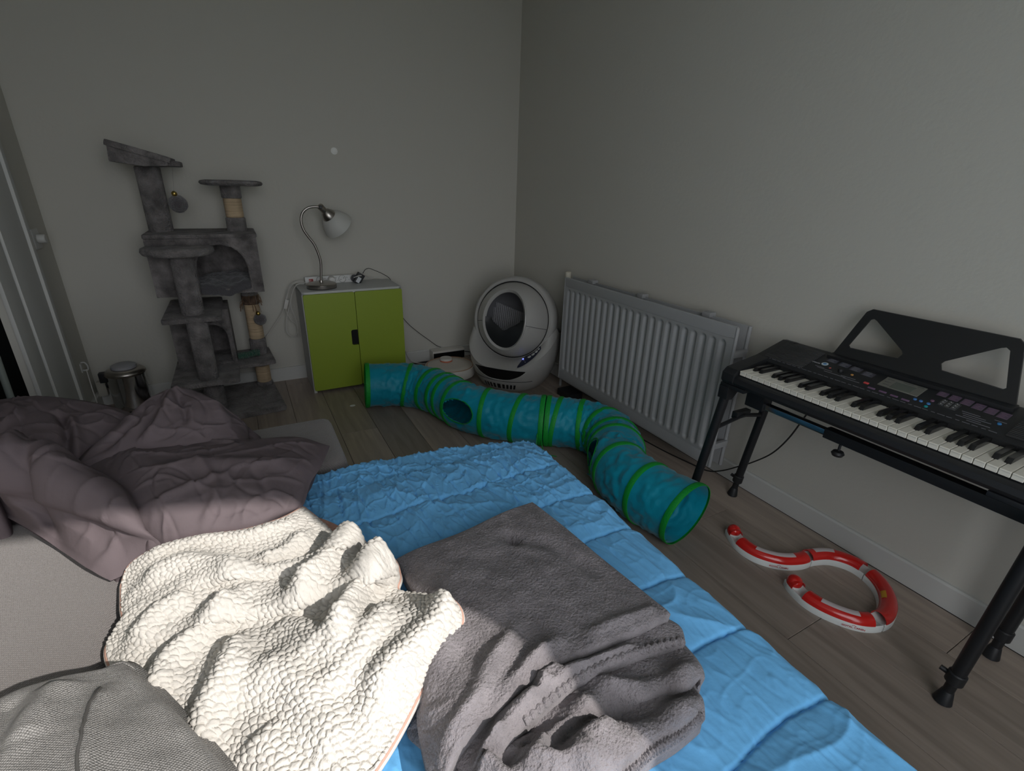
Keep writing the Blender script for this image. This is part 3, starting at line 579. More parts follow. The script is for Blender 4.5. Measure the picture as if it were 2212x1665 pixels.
# ================================================================ automatic litter box
lb = thing('litter_box', 'taupe globe shaped automatic litter box in the room corner', 'litter box', (-0.312, -0.612, 0), math.radians(-50))
G = Vector((0, -0.01, 0.425)); al = math.radians(13); av = Vector((0, -math.cos(al), math.sin(al))); RG = 0.252
e1 = Vector((1, 0, 0)); e2 = av.cross(e1).normalized()
if e2.z < 0: e2 = -e2
def sph(th, ps, R):     # th from the axis, ps around it (0 = right, 90 = up)
    return G+R*(math.cos(th)*av+math.sin(th)*(math.cos(ps)*e1+math.sin(ps)*e2))
NPS = 72; PSL = [2*PI*k/NPS for k in range(NPS)]
def hole(ps): # half angle of the oval entry
    a, b = 0.60, 0.86; return a*b/math.sqrt((b*math.cos(ps))**2+(a*math.sin(ps))**2)
rows = []
for k in range(20):
    u = k/19.0; rows.append([tuple(sph(hole(ps)+(1.62-hole(ps))*u, ps, RG)) for ps in PSL])
globe = finish('globe', gridmesh('globe', np.array(rows), False, True), LITTER, lb, False)
rows = [[tuple(sph(hole(ps)+0.002*q, ps, RG+d)) for ps in PSL] for q, d in ((14, 0.001), (4, 0.007), (-6, 0.006), (-10, -0.004), (-8, -0.018))]
obj_l = finish('entry_rim', gridmesh('entry_rim', np.array(rows), False, True), LITTER, globe, False)
rows = [[tuple(sph(0.30+(PI-0.32)*k/24, ps, RG-0.012)) for ps in PSL] for k in range(25)]
# inner liner: only behind the entry
rows = [[tuple(sph(hole(ps)-0.01+(PI-hole(ps))*k/24, ps, RG-0.014)) for ps in PSL] for k in range(25)]
finish('inner_shell', gridmesh('inner_shell', np.array(rows), False, True), mat('inner_grey', (0.17, 0.17, 0.18), 0.5), globe, False)
# screen: a perforated sloping plate, built with real holes
bm = NB(); n = 30
for a in range(n):
    for b in range(n):
        x0 = -0.22+0.42*a/n; z0 = -0.10+0.30*b/n; cx, cz = x0+0.0075, z0+0.005; w, h_ = 0.42/n/2, 0.30/n/2
        def pt(x, z): return Vector((x, 0.105-0.25*(0.18-z), 0.31+z*0.95-0.30*(x+0.18)*0.9))
        if (pt(cx, cz)-G).length > RG-0.02: continue
        q = [bm.verts.new(pt(cx+sx*w, cz+sz*h_)) for sx, sz in ((-1, -1), (1, -1), (1, 1), (-1, 1))]; p = [bm.verts.new(pt(cx+sx*w*0.55, cz+sz*h_*0.55)) for sx, sz in ((-1, -1), (1, -1), (1, 1), (-1, 1))]
        for k in range(4): bm.faces.new((q[k], q[(k+1) % 4], p[(k+1) % 4], p[k]))
bmesh.ops.remove_doubles(bm, verts=bm.verts[:], dist=0.0008)
obj('sifting_screen', bm, mat('screen_grey', (0.30, 0.30, 0.31), 0.5), globe, False)
# black litter guard and litter bed
bm = NB(); rows = [[tuple(sph(hole(ps)-0.02-0.34*q*max(0, math.sin(-ps))-0.05*q, ps, RG-0.010-0.03*q)) for ps in np.linspace(PI*0.98, 2*PI+0.02*PI, 40)] for q in (0, 0.5, 1.0, 1.3)]
finish('litter_guard', gridmesh('litter_guard', np.array(rows)), BLACKP, globe, False)
obj('litter', lathe(NB(), [(0.0, 0.012), (0.08, 0.010), (0.15, 0.0), (0.165, -0.02)], 40, Matrix.Translation((0, 0.02, 0.268))), mat('litter_sand', (0.03, 0.028, 0.027), 0.95, bump=1.0, bscale=200), globe, False)
# seam lines and little latch on the globe
for psv in (math.radians(-8), math.radians(188)):
    obj('seam', tube(NB(), [sph(hole(psv)+0.03+(1.40-hole(psv)-0.03)*k/12, psv, RG+0.0003) for k in range(13)], 0.0016, 6), mat('seam_dark', (0.06, 0.06, 0.06), 0.8), globe, False)
obj('latch', lathe(NB(), [(0.0, 0.004), (0.008, 0.004), (0.010, 0.0)], 16, Matrix.Translation(sph(hole(-0.3)+0.13, -0.24, RG)) @ (sph(0.72, -0.24, 1)-G).to_track_quat('Z', 'Y').to_matrix().to_4x4()), LITTER, globe, False)
# bonnet behind the ring
TR = 1.36
prof = [(TR+0.015, RG+0.004), (TR-0.03, RG+0.008), (TR-0.035, RG+0.024), (TR+0.01, RG+0.034), (TR+0.12, RG+0.036)]+[(TR+0.12+(PI-TR-0.12)*k/14, RG+0.036) for k in range(1, 15)]
rows = [[tuple(sph(min(th, PI-0.001), ps, R)) for ps in PSL] for th, R in prof]
A = np.array(rows); A[..., 2] = np.maximum(A[..., 2], 0.10)
finish('bonnet', gridmesh('bonnet', A, False, True), LITTER, lb, False)
obj('ring_gap', tube(NB(), [sph(TR-0.005, ps, RG+0.003) for ps in PSL+[0]], 0.0045, 8), mat('gap_black', (0.01, 0.01, 0.01), 0.9), lb, False)
# pedestal: superellipse loft whose upper rim follows the ring at the front
ZK = [0.0, 0.012, 0.05, 0.10, 0.17, 0.24, 0.30, 0.36, 0.46]; WK = [0.205, 0.218, 0.242, 0.265, 0.287, 0.297, 0.300, 0.298, 0.290]; FK = [0.235, 0.250, 0.270, 0.288, 0.312, 0.318, 0.312, 0.300, 0.285]; BK = [0.20, 0.215, 0.235, 0.255, 0.272, 0.280, 0.284, 0.285, 0.283]
def ped(ph, z, off=0.0):   # ph = 0 at the front, + towards the right
    w = np.interp(z, ZK, WK)+off; d = (np.interp(z, ZK, FK) if abs(ph) < PI/2 else np.interp(z, ZK, BK))+off
    s, c = math.sin(ph), math.cos(ph); e = 2/2.35
    return Vector((w*math.copysign(abs(s)**e, s), -d*math.copysign(abs(c)**e, c), z))
def rimz(ph): a = min(abs(ph), PI/2); return 0.168+0.185*(1-math.cos(a))
NPH = 96; PH = [-PI+2*PI*k/NPH for k in range(NPH)]
rows = [[tuple(ped(ph, rimz(ph)*u)) for ph in PH] for u in np.linspace(0, 1, 22)]
base = finish('base', gridmesh('base', np.array(rows), False, True), LITTER, lb, False)
def deck(ph, u, off=0.0):  # from the rim (u=0) to the ring (u=1)
    a = ped(ph, rimz(ph)); ps = -PI/2+ph; b = sph(TR, ps, RG+0.006); m = a.lerp(b, u); bul = math.sin(PI*min(max(u, 0), 1))
    n = (m-Vector((0, 0, m.z))).normalized()*0.4+Vector((0, 0, 1)); n.normalize(); return m+n*(0.012*bul+off)
PD = np.linspace(-PI/2-0.12, PI/2+0.12, 60)
finish('deck', gridmesh('deck', np.array([[tuple(deck(ph, u)) for ph in PD] for u in np.linspace(0, 1, 9)])), LITTER, base, False)
# control panel with buttons, on the right of the deck
NAVY = mat('navy_panel', (0.006, 0.010, 0.035), 0.3); PA = np.linspace(math.radians(22), math.radians(56), 16)
def pw(k): q = k/15.0; return 0.08+0.50*q**1.5, 0.20+0.74*min(1, q*5)-0.06*q
pan = finish('control_panel', gridmesh('control_panel', np.array([[tuple(deck(ph, pw(k)[0]+(pw(k)[1]-pw(k)[0])*u, 0.003)) for k, ph in enumerate(PA)] for u in np.linspace(0, 1, 6)])), NAVY, base, False)
def dnorm(ph, u): a = deck(ph, u); b = deck(ph+0.02, u)-a; c = deck(ph, u+0.05)-a; n = b.cross(c).normalized(); return n if n.z > 0 else -n
def disc(name, ph, u, r, m, h=0.004):
    d, uu = math.radians(ph), u; M = Matrix.Translation(deck(d, uu, 0.003)) @ dnorm(d, uu).to_track_quat('Z', 'Y').to_matrix().to_4x4()
    obj(name, lathe(NB(), [(r, -0.002), (r, h*0.6), (r*0.85, h), (0, h)], 20, M), m, pan, False)
BT = mat('button_grey', (0.60, 0.60, 0.57), 0.4)
for ph, u, r in ((36, 0.60, 0.0125), (42, 0.64, 0.0125), (47.5, 0.68, 0.0115), (52, 0.72, 0.008)): disc('button', ph, u, r, BT)
disc('indicator_light', 26.5, 0.62, 0.0045, mat('blue_led', (0.1, 0.1, 0.9), 0.3, emit=((0.12, 0.16, 1.0), 4.0)))
for ph, u in ((29.0, 0.45), (31.5, 0.30)): disc('indicator_light', ph, u, 0.004, mat('led_off', (0.2, 0.2, 0.25), 0.4))
# drawer: smile shaped black window, crease and vent slots
QA = np.linspace(math.radians(-34), math.radians(34), 24)
def smile(ph, u): q = ph/math.radians(34); zt = 0.176-0.010*q*q; zb = 0.096+0.064*q*q*abs(q)**0.6; return ped(ph, zb+(zt-zb)*u, 0.0035)
dr = finish('drawer_window', gridmesh('drawer_window', np.array([[tuple(smile(ph, u)) for ph in QA] for u in np.linspace(0, 1, 8)])), mat('window_black', (0.006, 0.006, 0.007), 0.3), base, False)
obj('drawer_crease', tube(NB(), [ped(ph, 0.083-0.02*(abs(ph)/1.0)**2*0, 0.0005) for ph in np.linspace(-0.85, 0.85, 40)], 0.0022, 6), MATS['seam_dark'], base, False)
obj('drawer_lip', tube(NB(), [ped(ph, 0.090+0.085*(ph/0.70)**2, -0.001) for ph in np.linspace(-0.62, 0.62, 40)], 0.006, 8), LITTER, base, False)
for k in range(9):
    ph = math.radians(-22+5.4*k); rows = [[tuple(ped(ph+math.radians(1.6)*s, z, 0.0022)) for s in (-1, 1)] for z in (0.022, 0.04, 0.058)]
    finish('vent_slot', gridmesh('vent_slot', np.array(rows)), MATS['window_black'], base, False)
for sx, sy in ((0.14, -0.16), (-0.14, -0.16), (0.14, 0.14), (-0.14, 0.14)): obj('foot', cyl(NB(), (sx, sy, 0.0), (sx, sy, 0.012), 0.014), CABW, base, False)

# ================================================================ radiator
rd = thing('radiator', 'light grey double panel radiator on the right wall', 'radiator', (-0.155, -1.555, 0.10))
Y0, Y1, Z0, Z1, XF = -0.935, -2.170, 0.098, 0.748, -0.158
NF = 23; zb, zt = Z0+0.055, Z1-0.050; yA, yB = Y0-0.025, Y1+0.030; PT = (yA-yB)/NF
def frame_panel(nm, x, t=0.012):
    bm = NB(); box(bm, x, x+t, Y1+0.003, Y0-0.003, zt, Z1, 0.003); box(bm, x, x+t, Y1+0.003, Y0-0.003, Z0, zb, 0.003)
    box(bm, x, x+t, yA, Y0-0.003, zb-0.004, zt+0.004, 0); box(bm, x, x+t, Y1+0.003, yB, zb-0.004, zt+0.004, 0); return obj(nm, bm, RAD, rd)
fp = frame_panel('front_panel', XF)
# one pressed channel, shared by 23
nu, nv = 13, 40; us = np.linspace(-0.5, 0.5, nu)*PT; hL = (zt-zb)/2
vs_ = np.concatenate([np.linspace(-hL, -hL+0.05, 12), np.linspace(-hL+0.06, hL-0.06, 6), np.linspace(hL-0.05, hL, 12)])
U, Vv = np.meshgrid(us, vs_, indexing='ij'); rr = PT*0.36; hh = hL-0.012-rr
dd = np.hypot(U, np.maximum(np.abs(Vv)-hh, 0)); pr = np.clip((rr-dd)/(rr*0.75), 0, 1); dep = 0.0115*(pr*pr*(3-2*pr))
A = np.stack([dep, U, Vv], -1); ch = gridmesh('channel', A); ch.materials.append(RAD); ch.shade_smooth()
for k in range(NF): inst('channel', ch, rd, (XF-(-0.155), yA-PT*(k+0.5)-(-1.555), (zb+zt)/2-0.10))
XR = -0.070
rp = obj('rear_panel', box(NB(), XR, XR+0.012, Y1+0.012, Y0+0.045, Z0-0.018, Z1-0.004, 0.003), RAD, rd)
for y in (Y0-0.001, Y1+0.001): obj('edge_roll', cyl(NB(), (XF+0.006, y, Z0), (XF+0.006, y, Z1), 0.0075, 12, None, 0.002), RAD, rd)
obj('edge_roll', cyl(NB(), (XR+0.006, Y1+0.010, Z0-0.018), (XR+0.006, Y1+0.010, Z1-0.004), 0.0085, 12, None, 0.002), RAD, rd)
obj('edge_roll', cyl(NB(), (XF+0.006, Y1, Z1-0.001), (XF+0.006, Y0, Z1-0.001), 0.0055, 10), RAD, rd)
for z in (0.63, 0.20): 
    obj('connector', box(NB(), XF+0.004, XR+0.006, Y1-0.004, Y1+0.014, z-0.014, z+0.014, 0.004), RAD, rd)
    obj('connector', box(NB(), XF+0.004, XR+0.006, Y0-0.02, Y0+0.002, z-0.014, z+0.014, 0.004), RAD, rd)
for y in (-1.10, -1.52, -1.95): obj('top_clip', box(NB(), XR-0.022, XR+0.020, y-0.022, y+0.022, Z1-0.012, Z1+0.010, 0.004), RAD, rd)
for y in (-1.15, -1.95): obj('wall_bracket', box(NB(), XR+0.012, -0.0005, y-0.02, y+0.02, 0.2, 0.6, 0.002), RAD, rd)
obj('valve_body', cyl(NB(), (-0.085, Y0+0.075, 0.62), (-0.085, Y0+0.075, 0.715), 0.014, 14, None, 0.003), BLACKM, rd)
obj('valve_knob', cyl(NB(), (-0.085, Y0+0.075, 0.712), (-0.085, Y0+0.075, 0.770), 0.019, 20, 0.020, 0.004), mat('valve_white', (0.62, 0.58, 0.48), 0.4), rd)
obj('pipe', tube(NB(), [(-0.085, Y0+0.075, 0.63), (-0.085, Y0+0.075, 0.3), (-0.085, Y0+0.075, 0.02), (-0.085, Y0+0.075, 0.0)], 0.009, 10), RAD, rd)
o = obj('floor_block', box(NB(), -0.19, -0.09, -1.12, -0.98, 0.0005, 0.045, 0.004), BLACKP); tag(o, 'low black box on the floor under the radiator', 'box')

# ================================================================ play tunnels
def tunnel(label, pts, bands, hole_s, hole_phi, hole_ls, hole_lp, open_end):
    R = 0.130; n = 260; nc = 72
    P = catmull([(a, b, R+0.001) for a, b in pts], n); T = np.gradient(P, axis=0); T[:, 2] = 0; T /= np.linalg.norm(T, axis=1)[:, None]
    sl = np.r_[0, np.cumsum(np.linalg.norm(np.diff(P, axis=0), axis=1))]; Ltot = sl[-1]; fr = sl/Ltot
    bs = np.array([b[0] for b in bands]); bt = np.radians([b[1] for b in bands]); bl = np.radians([b[2] for b in bands])
    yaw = np.unwrap(np.arctan2(T[:, 1], T[:, 0])); yw = yaw+np.interp(fr, bs, bt); ln = np.interp(fr, bs, bl)
    def section(k, ang, r):
        t = np.array((math.cos(yw[k]), math.sin(yw[k]), 0)); side = np.array((t[1], -t[0], 0)); up = np.array((0, 0, 1.0))*math.cos(ln[k])+t*math.sin(ln[k])
        p = P[k]+r*(math.cos(ang)*side+math.sin(ang)*up); return p
    t = thing('play_tunnel', label, 'pet tunnel', (float(P[n//2][0]), float(P[n//2][1]), 0))
    V = np.zeros((n, nc, 3)); an = np.linspace(0, 2*PI, nc, endpoint=False)
    bend = np.abs(np.gradient(yaw))/np.abs(np.gradient(yaw)).max()
    for k in range(n):
        j = np.searchsorted(bs, fr[k], side='right')-1; j = min(max(j, 0), len(bs)-2); f = (fr[k]-bs[j])/max(bs[j+1]-bs[j], 1e-6)
        sag = math.sin(PI*min(max(f, 0), 1))
        for c in range(nc):
            wr = 0.010*sag*(0.3+bend[k])*(pnoise(np.array(an[c]*3.2+fr[k]*3), np.array(fr[k]*16.0), 3)+0.8*pnoise(np.array(an[c]*7.0-fr[k]*9), np.array(fr[k]*42.0), 7))*2.2
            r = R*(1-0.030*sag)+float(wr); V[k, c] = section(k, an[c], r)
    V[..., 2] = np.maximum(V[..., 2], 0.0015)
    # the side hole
    kk = np.argmin(np.abs(fr-hole_s)); keep = []
    idx = np.arange(n*nc).reshape(n, nc)
    for k in range(n-1):
        for c in range(nc):
            a = an[c]+PI/nc; da = (a-hole_phi+PI) % (2*PI)-PI; ds = (sl[k]-sl[kk])
            if (da*R/hole_lp)**2+(ds/hole_ls)**2 < 1: continue
            keep.append((int(idx[k, c]), int(idx[k+1, c]), int(idx[k+1, (c+1) % nc]), int(idx[k, (c+1) % nc])))
    me = bpy.data.meshes.new('fabric_tube'); me.from_pydata(V.reshape(-1, 3).tolist(), [], keep)
    bm = bmesh.new(); bm.from_mesh(me); bmesh.ops.delete(bm, geom=[v for v in bm.verts if not v.link_faces], context='VERTS'); bm.to_mesh(me); bm.free()
    fab = finish('fabric_tube', me, TEAL, t, True, True, 80)
    he = []
    for q in np.linspace(0, 2*PI, 40):
        s = sl[kk]+hole_ls*1.05*math.cos(q); k = int(np.argmin(np.abs(sl-s))); he.append(section(k, hole_phi+hole_lp*1.05/R*math.sin(q), R*0.995))
    obj('hole_binding', tube(NB(), he, 0.0028, 6), BAND, fab)
    for b, (s, _, _) in enumerate(bands):
        k = int(np.argmin(np.abs(fr-s))); ka, kb = max(k-2, 0), min(k+2, n-1)
        t0 = np.array((math.cos(yw[k]), math.sin(yw[k]), 0)); rows = []
        for dx, dr in ((-0.012, -0.001), (-0.012, 0.0022), (-0.004, 0.0042), (0.004, 0.0042), (0.012, 0.0022), (0.012, -0.001)):
            rows.append([section(k, a, R+dr)+t0*dx for a in an])
        A = np.array(rows); A[..., 2] = np.maximum(A[..., 2], 0.0008)
        finish('wire_band', gridmesh('wire_band', A, False, True), BAND, t)
    return t
tunnel('teal play tunnel with green bands lying in front of cabinet and litter box', [(-1.335, -0.650), (-1.225, -0.69), (-1.116, -0.740), (-1.020, -0.855), (-0.968, -0.991), (-0.925, -1.170), (-0.837, -1.308), (-0.720, -1.425), (-0.622, -1.500)],
       [(0.0, 10, 4), (0.20, 12, 12), (0.345, 0, 5), (0.445, 0, -4), (0.50, 4, -8), (0.58, 0, -6), (0.735, 8, 0), (0.885, -8, 6), (0.992, 0, 0)], 0.645, 0.22, 0.070, 0.062, True)
t2 = tunnel('teal play tunnel with green bands ending beside the keyboard stand', [(-0.612, -1.508), (-0.530, -1.572), (-0.455, -1.650), (-0.425, -1.760), (-0.470, -1.890), (-0.560, -2.010), (-0.598, -2.130), (-0.590, -2.270), (-0.558, -2.405)],
       [(0.008, 0, 0), (0.05, -8, 6), (0.18, 4, -4), (0.315, 0, -8), (0.395, 0, 4), (0.485, 0, -6), (0.665, 4, -10), (0.84, -4, -4), (0.995, -6, 6)], 0.578, 0.16, 0.054, 0.078, True)
bm = NB()
for sx, sy, l in ((-0.70, -1.60, 0), (-0.69, -1.585, 1)):
    tube(bm, [(-0.705+0.02*l, -1.575, 0.15), (-0.725+0.03*l, -1.60, 0.08), (-0.73+0.04*l, -1.615, 0.02), (-0.735+0.07*l, -1.63, 0.004), (-0.74+0.1*l, -1.66, 0.004)], 0.0022, 5, 30)
obj('tie_string', bm, BAND, t2)

# ================================================================ keyboard stand
st = thing('keyboard_stand', 'black folding metal keyboard stand by the right wall', 'keyboard stand', (-0.25, -2.74, 0))
def yleg(y, sgn): return y
SZ = 0.604
for yt, yf, yi in ((-2.352, -2.278, -2.43), (-3.205, -3.188, -3.115)):
    for xt, xf in ((-0.395, -0.402), (-0.115, -0.105)):
        top = Vector((xt, yt, SZ-0.01)); foot = Vector((xf, yf, 0.0)); d = (foot-top)
        lg = obj('leg', cyl(NB(), top, top+d*0.86, 0.0165, 18, None, 0.002), BLACKM, st)
        obj('leg_extension', cyl(NB(), top+d*0.85, top+d*0.95, 0.0125, 16), BLACKM, lg)
        obj('collar', cyl(NB(), top+d*0.815, top+d*0.875, 0.0205, 16, None, 0.003), BLACKP, lg)
        obj('collar_screw', cyl(NB(), top+d*0.845+Vector((0, 0.014, 0)), top+d*0.845+Vector((-0.004, 0.034, 0.004)), 0.007, 12), BLACKP, lg)
        obj('rubber_foot', cyl(NB(), top+d*0.925, foot, 0.0135, 16, 0.0215, 0.003), BLACKP, lg)
    obj('end_plate', box(NB(), -0.415, -0.095, min(yt, yi), max(yt, yi)+0.02, SZ, SZ+0.014, 0.003), BLACKM, st)
    obj('end_bracket', prism(NB(), [(-0.418, SZ-0.045), (-0.418, SZ+0.004), (-0.092, SZ+0.004), (-0.092, SZ-0.045), (-0.12, SZ-0.05), (-0.16, SZ-0.012), (-0.35, SZ-0.012), (-0.385, SZ-0.05)], yt-0.018, yt+0.020, 'y', 0.002), BLACKM, st)
    zc = 0.42
    fy = yt+(yf-yt)*(SZ-zc)/SZ
    obj('cross_brace', cyl(NB(), (-0.398, fy, zc), (-0.25, fy-0.01*(1 if yt > -2.8 else -1), zc+0.032), 0.008, 10), BLACKM, st)
    obj('cross_brace', cyl(NB(), (-0.11, fy, zc), (-0.25, fy-0.01*(1 if yt > -2.8 else -1), zc+0.032), 0.008, 10), BLACKM, st)
    obj('brace_hinge', box(NB(), -0.29, -0.21, fy-0.012, fy+0.012, zc+0.02, zc+0.048, 0.003), BLACKP, st)
for xr in (-0.315, -0.185):
    obj('inner_rail', box(NB(), xr-0.012, xr+0.012, -2.72, -2.40, SZ-0.062, SZ-0.042, 0.002), CHROME, st)
    r_ = obj('outer_rail', box(NB(), xr-0.017, xr+0.017, -3.20, -2.675, SZ-0.068, SZ-0.036, 0.003), BLACKM, st)
    obj('slide_block', box(NB(), xr-0.021, xr+0.021, -2.46, -2.39, SZ-0.070, SZ, 0.003), BLACKM, st)
kn = obj('clamp_knob', cyl(NB(), (-0.315, -2.725, SZ-0.100), (-0.315, -2.725, SZ-0.064), 0.004, 10), BLACKP, st)
obj('knob_wing', lathe(NB(), [(0.0, -0.008), (0.015, -0.008), (0.019, 0.0), (0.015, 0.007), (0.006, 0.010), (0.0, 0.010)], 16, Matrix.Translation((-0.315, -2.725, SZ-0.105))), BLACKP, kn)

# ================================================================ electronic keyboard
kb = thing('electronic_keyboard', 'black electronic keyboard with ivory keys and a music rest', 'keyboard', (-0.25, -2.80, 0.62))
KY0, KY1 = -2.336, -3.288
obj('body', prism(NB(), [(-0.412, 0.620), (-0.420, 0.632), (-0.418, 0.648), (-0.405, 0.656), (-0.256, 0.656), (-0.256, 0.690), (-0.248, 0.698), (-0.105, 0.738), (-0.085, 0.737), (-0.070, 0.722), (-0.068, 0.640), (-0.085, 0.620)], KY1+0.045, KY0-0.048, 'y'), BLACKP, kb)
for a, b in ((KY0-0.049, KY0), (KY1, KY1+0.046)):
    obj('end_cheek', prism(NB(), [(-0.414, 0.619), (-0.424, 0.632), (-0.424, 0.660), (-0.405, 0.676), (-0.26, 0.699), (-0.248, 0.701), (-0.108, 0.741), (-0.084, 0.738), (-0.068, 0.722), (-0.066, 0.640), (-0.085, 0.619)], a, b, 'y', 0.004), BLACKP, kb)
def mesh_of(bm, m):
    bmesh.ops.recalc_face_normals(bm, faces=bm.faces[:]); me = bpy.data.meshes.new('key'); bm.to_mesh(me); bm.free(); me.materials.append(m); me.shade_smooth(); me.set_sharp_from_angle(angle=0.6); return me
KP = 0.0235; KS = -2.389
wk = mesh_of(prism(NB(), [(-0.071, -0.016), (-0.0715, -0.005), (-0.073, -0.003), (-0.073, 0.0), (0.071, 0.0), (0.071, -0.016)], -KP/2+0.0008, KP/2-0.0008, 'y', 0.0011, None, 1), IVORY)
bk = mesh_of(prism(NB(), [(-0.056, 0.0), (-0.047, 0.0120), (-0.043, 0.0135), (0.044, 0.0135), (0.044, 0.0)], -0.0064, 0.0064, 'y', 0.0013, None, 2), EBONY)
kl = kb.location
for k in range(36): inst('white_key', wk, kb, (-0.329-kl.x, KS-KP*(k+0.5)-kl.y, 0.6755-kl.z))
for o_ in range(5):
    for b in (1, 2, 4, 5, 6): inst('black_key', bk, kb, (-0.302-kl.x, KS-KP*(7*o_+b)-kl.y, 0.6745-kl.z))
SL = math.atan2(0.04, 0.143)
def pan_pt(u, y, h=0.0): return Vector((-0.248+0.143*u-math.sin(SL)*h, y, 0.698+0.04*u+math.cos(SL)*h))
PM = Matrix.Rotation(-SL, 4, 'Y')
def pbox(name, u, y, wu, wy, h, m, parent=kb, bev=0.0008):
    return obj(name, box(NB(), -wu/2, wu/2, -wy/2, wy/2, -0.001, h, bev, 1, Matrix.Translation(pan_pt(u, y)) @ PM), m, parent)
def pdisc(name, u, y, r, h, m, parent=kb):
    return obj(name, lathe(NB(), [(r, -0.001), (r, h*0.7), (r*0.85, h), (0, h)], 18, Matrix.Translation(pan_pt(u, y)) @ PM), m, parent)
GRL = mat('grille_black', (0.045, 0.046, 0.048), 0.5)
for y0, y1 in ((-2.362, -2.505), (-3.045, -3.236)):
    g = pbox('speaker_grille', 0.47, (y0+y1)/2, 0.128, abs(y1-y0), 0.0008, DARK)
    for k in range(17): pbox('grille_slat', 0.06+0.83*k/16, (y0+y1)/2, 0.0040, abs(y1-y0), 0.0048, GRL, g, 0.0006)
ink = mat('panel_print', (0.16, 0.16, 0.18), 0.6); PURP = mat('purple_button', (0.16, 0.09, 0.17), 0.5); PADM = mat('pad_print', (0.055, 0.055, 0.075), 0.6); VIO = mat('violet_print', (0.10, 0.07, 0.11), 0.6)
MT = lambda u, y, h=0.0006: Matrix.Translation(pan_pt(u, y, h)) @ PM @ Matrix.Rotation(-PI/2, 4, 'Z')
text('YAMAHA', 0.0085, mat('white_print', (0.45, 0.45, 0.47), 0.6), MT(0.46, -2.513), kb)
sti = pdisc('round_sticker', 0.51, -2.542, 0.0105, 0.0006, mat('sticker_pale', (0.55, 0.65, 0.70), 0.4)); pdisc('sticker_centre', 0.51, -2.542, 0.0055, 0.0010, mat('sticker_blue', (0.05, 0.22, 0.50), 0.4), sti)
pdisc('power_light', 0.41, -2.569, 0.0035, 0.002, mat('dull_red', (0.35, 0.08, 0.07), 0.4))
pdisc('volume_knob', 0.41, -2.603, 0.0085, 0.010, BLACKP)
pdisc('orange_button', 0.41, -2.640, 0.0042, 0.002, mat('amber', (0.60, 0.30, 0.08), 0.4))
pbox('red_button', 0.27, -2.695, 0.008, 0.014, 0.003, mat('signal_red', (0.60, 0.07, 0.07), 0.4))
for u, y in ((0.15, -2.720), (0.15, -2.752), (0.135, -2.784), (0.12, -2.815)): pbox('purple_button', u, y, 0.0065, 0.020, 0.0025, PURP)
bz = pbox('display_bezel', 0.55, -2.773, 0.058, 0.108, 0.0012, mat('bezel_grey', (0.16, 0.16, 0.14), 0.4))
pbox('display_screen', 0.51, -2.778, 0.040, 0.056, 0.0018, mat('lcd_grey', (0.13, 0.145, 0.125), 0.25), bz)
for k, (u, y, w) in enumerate(((0.66, -2.735, 0.02), (0.55, -2.735, 0.02), (0.44, -2.738, 0.02), (0.70, -2.78, 0.03), (0.70, -2.812, 0.018))): pbox('print_line', u, y, 0.0022, w, 0.0016, mat('print_dark', (0.03, 0.03, 0.035), 0.5), bz)
for u, y, m_ in ((0.25, -2.830, (0.06, 0.20, 0.50)), (0.25, -2.845, (0.06, 0.20, 0.50)), (0.245, -2.864, (0.06, 0.22, 0.55)), (0.13, -2.866, (0.0, 0.30, 0.32)), (0.38, -2.864, (0.18, 0.09, 0.15)), (0.32, -3.017, (0.03, 0.20, 0.48))):
    pdisc('round_button', u, y, 0.0046, 0.0028, mat('btn_%d' % int(1000*sum(m_)*7), m_, 0.4))
kp_ = pbox('keypad', 0.42, -2.900, 0.036, 0.046, 0.0012, mat('keypad_grey', (0.035, 0.038, 0.04), 0.5))
for a in range(3):
    for b in range(3): pbox('keypad_button', 0.345+0.075*a, -2.886-0.0145*b, 0.0075, 0.0105, 0.0042, mat('key_grey', (0.09, 0.09, 0.09), 0.5), kp_)
for a in range(3):
    for b in range(3): pdisc('key_mark', 0.345+0.075*a, -2.886-0.0145*b, 0.0016, 0.0048, mat('white_print', (0.45, 0.45, 0.47), 0.6), kp_)
for u, y in ((0.74, -2.548), (0.70, -2.590), (0.67, -2.630), (0.62, -2.672)):
    pd_ = pbox('style_list', u, y, 0.026, 0.034, 0.0005, PADM)
    for q in range(6): pbox('print_line', u-0.075+0.03*q, y+0.002*((q*7) % 3), 0.0016, 0.022-0.003*((q*5) % 3), 0.0009, ink, pd_, 0)
for u, y in ((0.74, -2.866), (0.71, -2.896), (0.69, -2.925), (0.66, -2.953), (0.64, -2.981), (0.62, -3.009)):
    pd_ = pbox('voice_list', u, y, 0.032, 0.024, 0.0005, VIO)
    for q in range(7): pbox('print_line', u-0.09+0.03*q, y+0.0015*((q*7) % 3), 0.0016, 0.016-0.003*((q*5) % 3), 0.0009, mat('violet_ink', (0.16, 0.10, 0.15), 0.6), pd_, 0)
for k in range(44):
    y = -2.385-0.0187*k
    if y < -3.03: break
    pbox('print_line', 0.035, y, 0.0016, 0.009+0.004*((k*5) % 3), 0.0008, ink, kb, 0)
for u, y, w in ((0.30, -2.56, 0.05), (0.23, -2.60, 0.07), (0.27, -2.64, 0.045), (0.34, -2.54, 0.03), (0.20, -2.655, 0.05), (0.30, -2.965, 0.05), (0.24, -2.975, 0.06), (0.18, -2.96, 0.055), (0.36, -2.955, 0.04), (0.40, -3.015, 0.025), (0.12, -2.985, 0.05)): pbox('print_line', u, y, 0.002, w, 0.0009, ink, kb, 0)
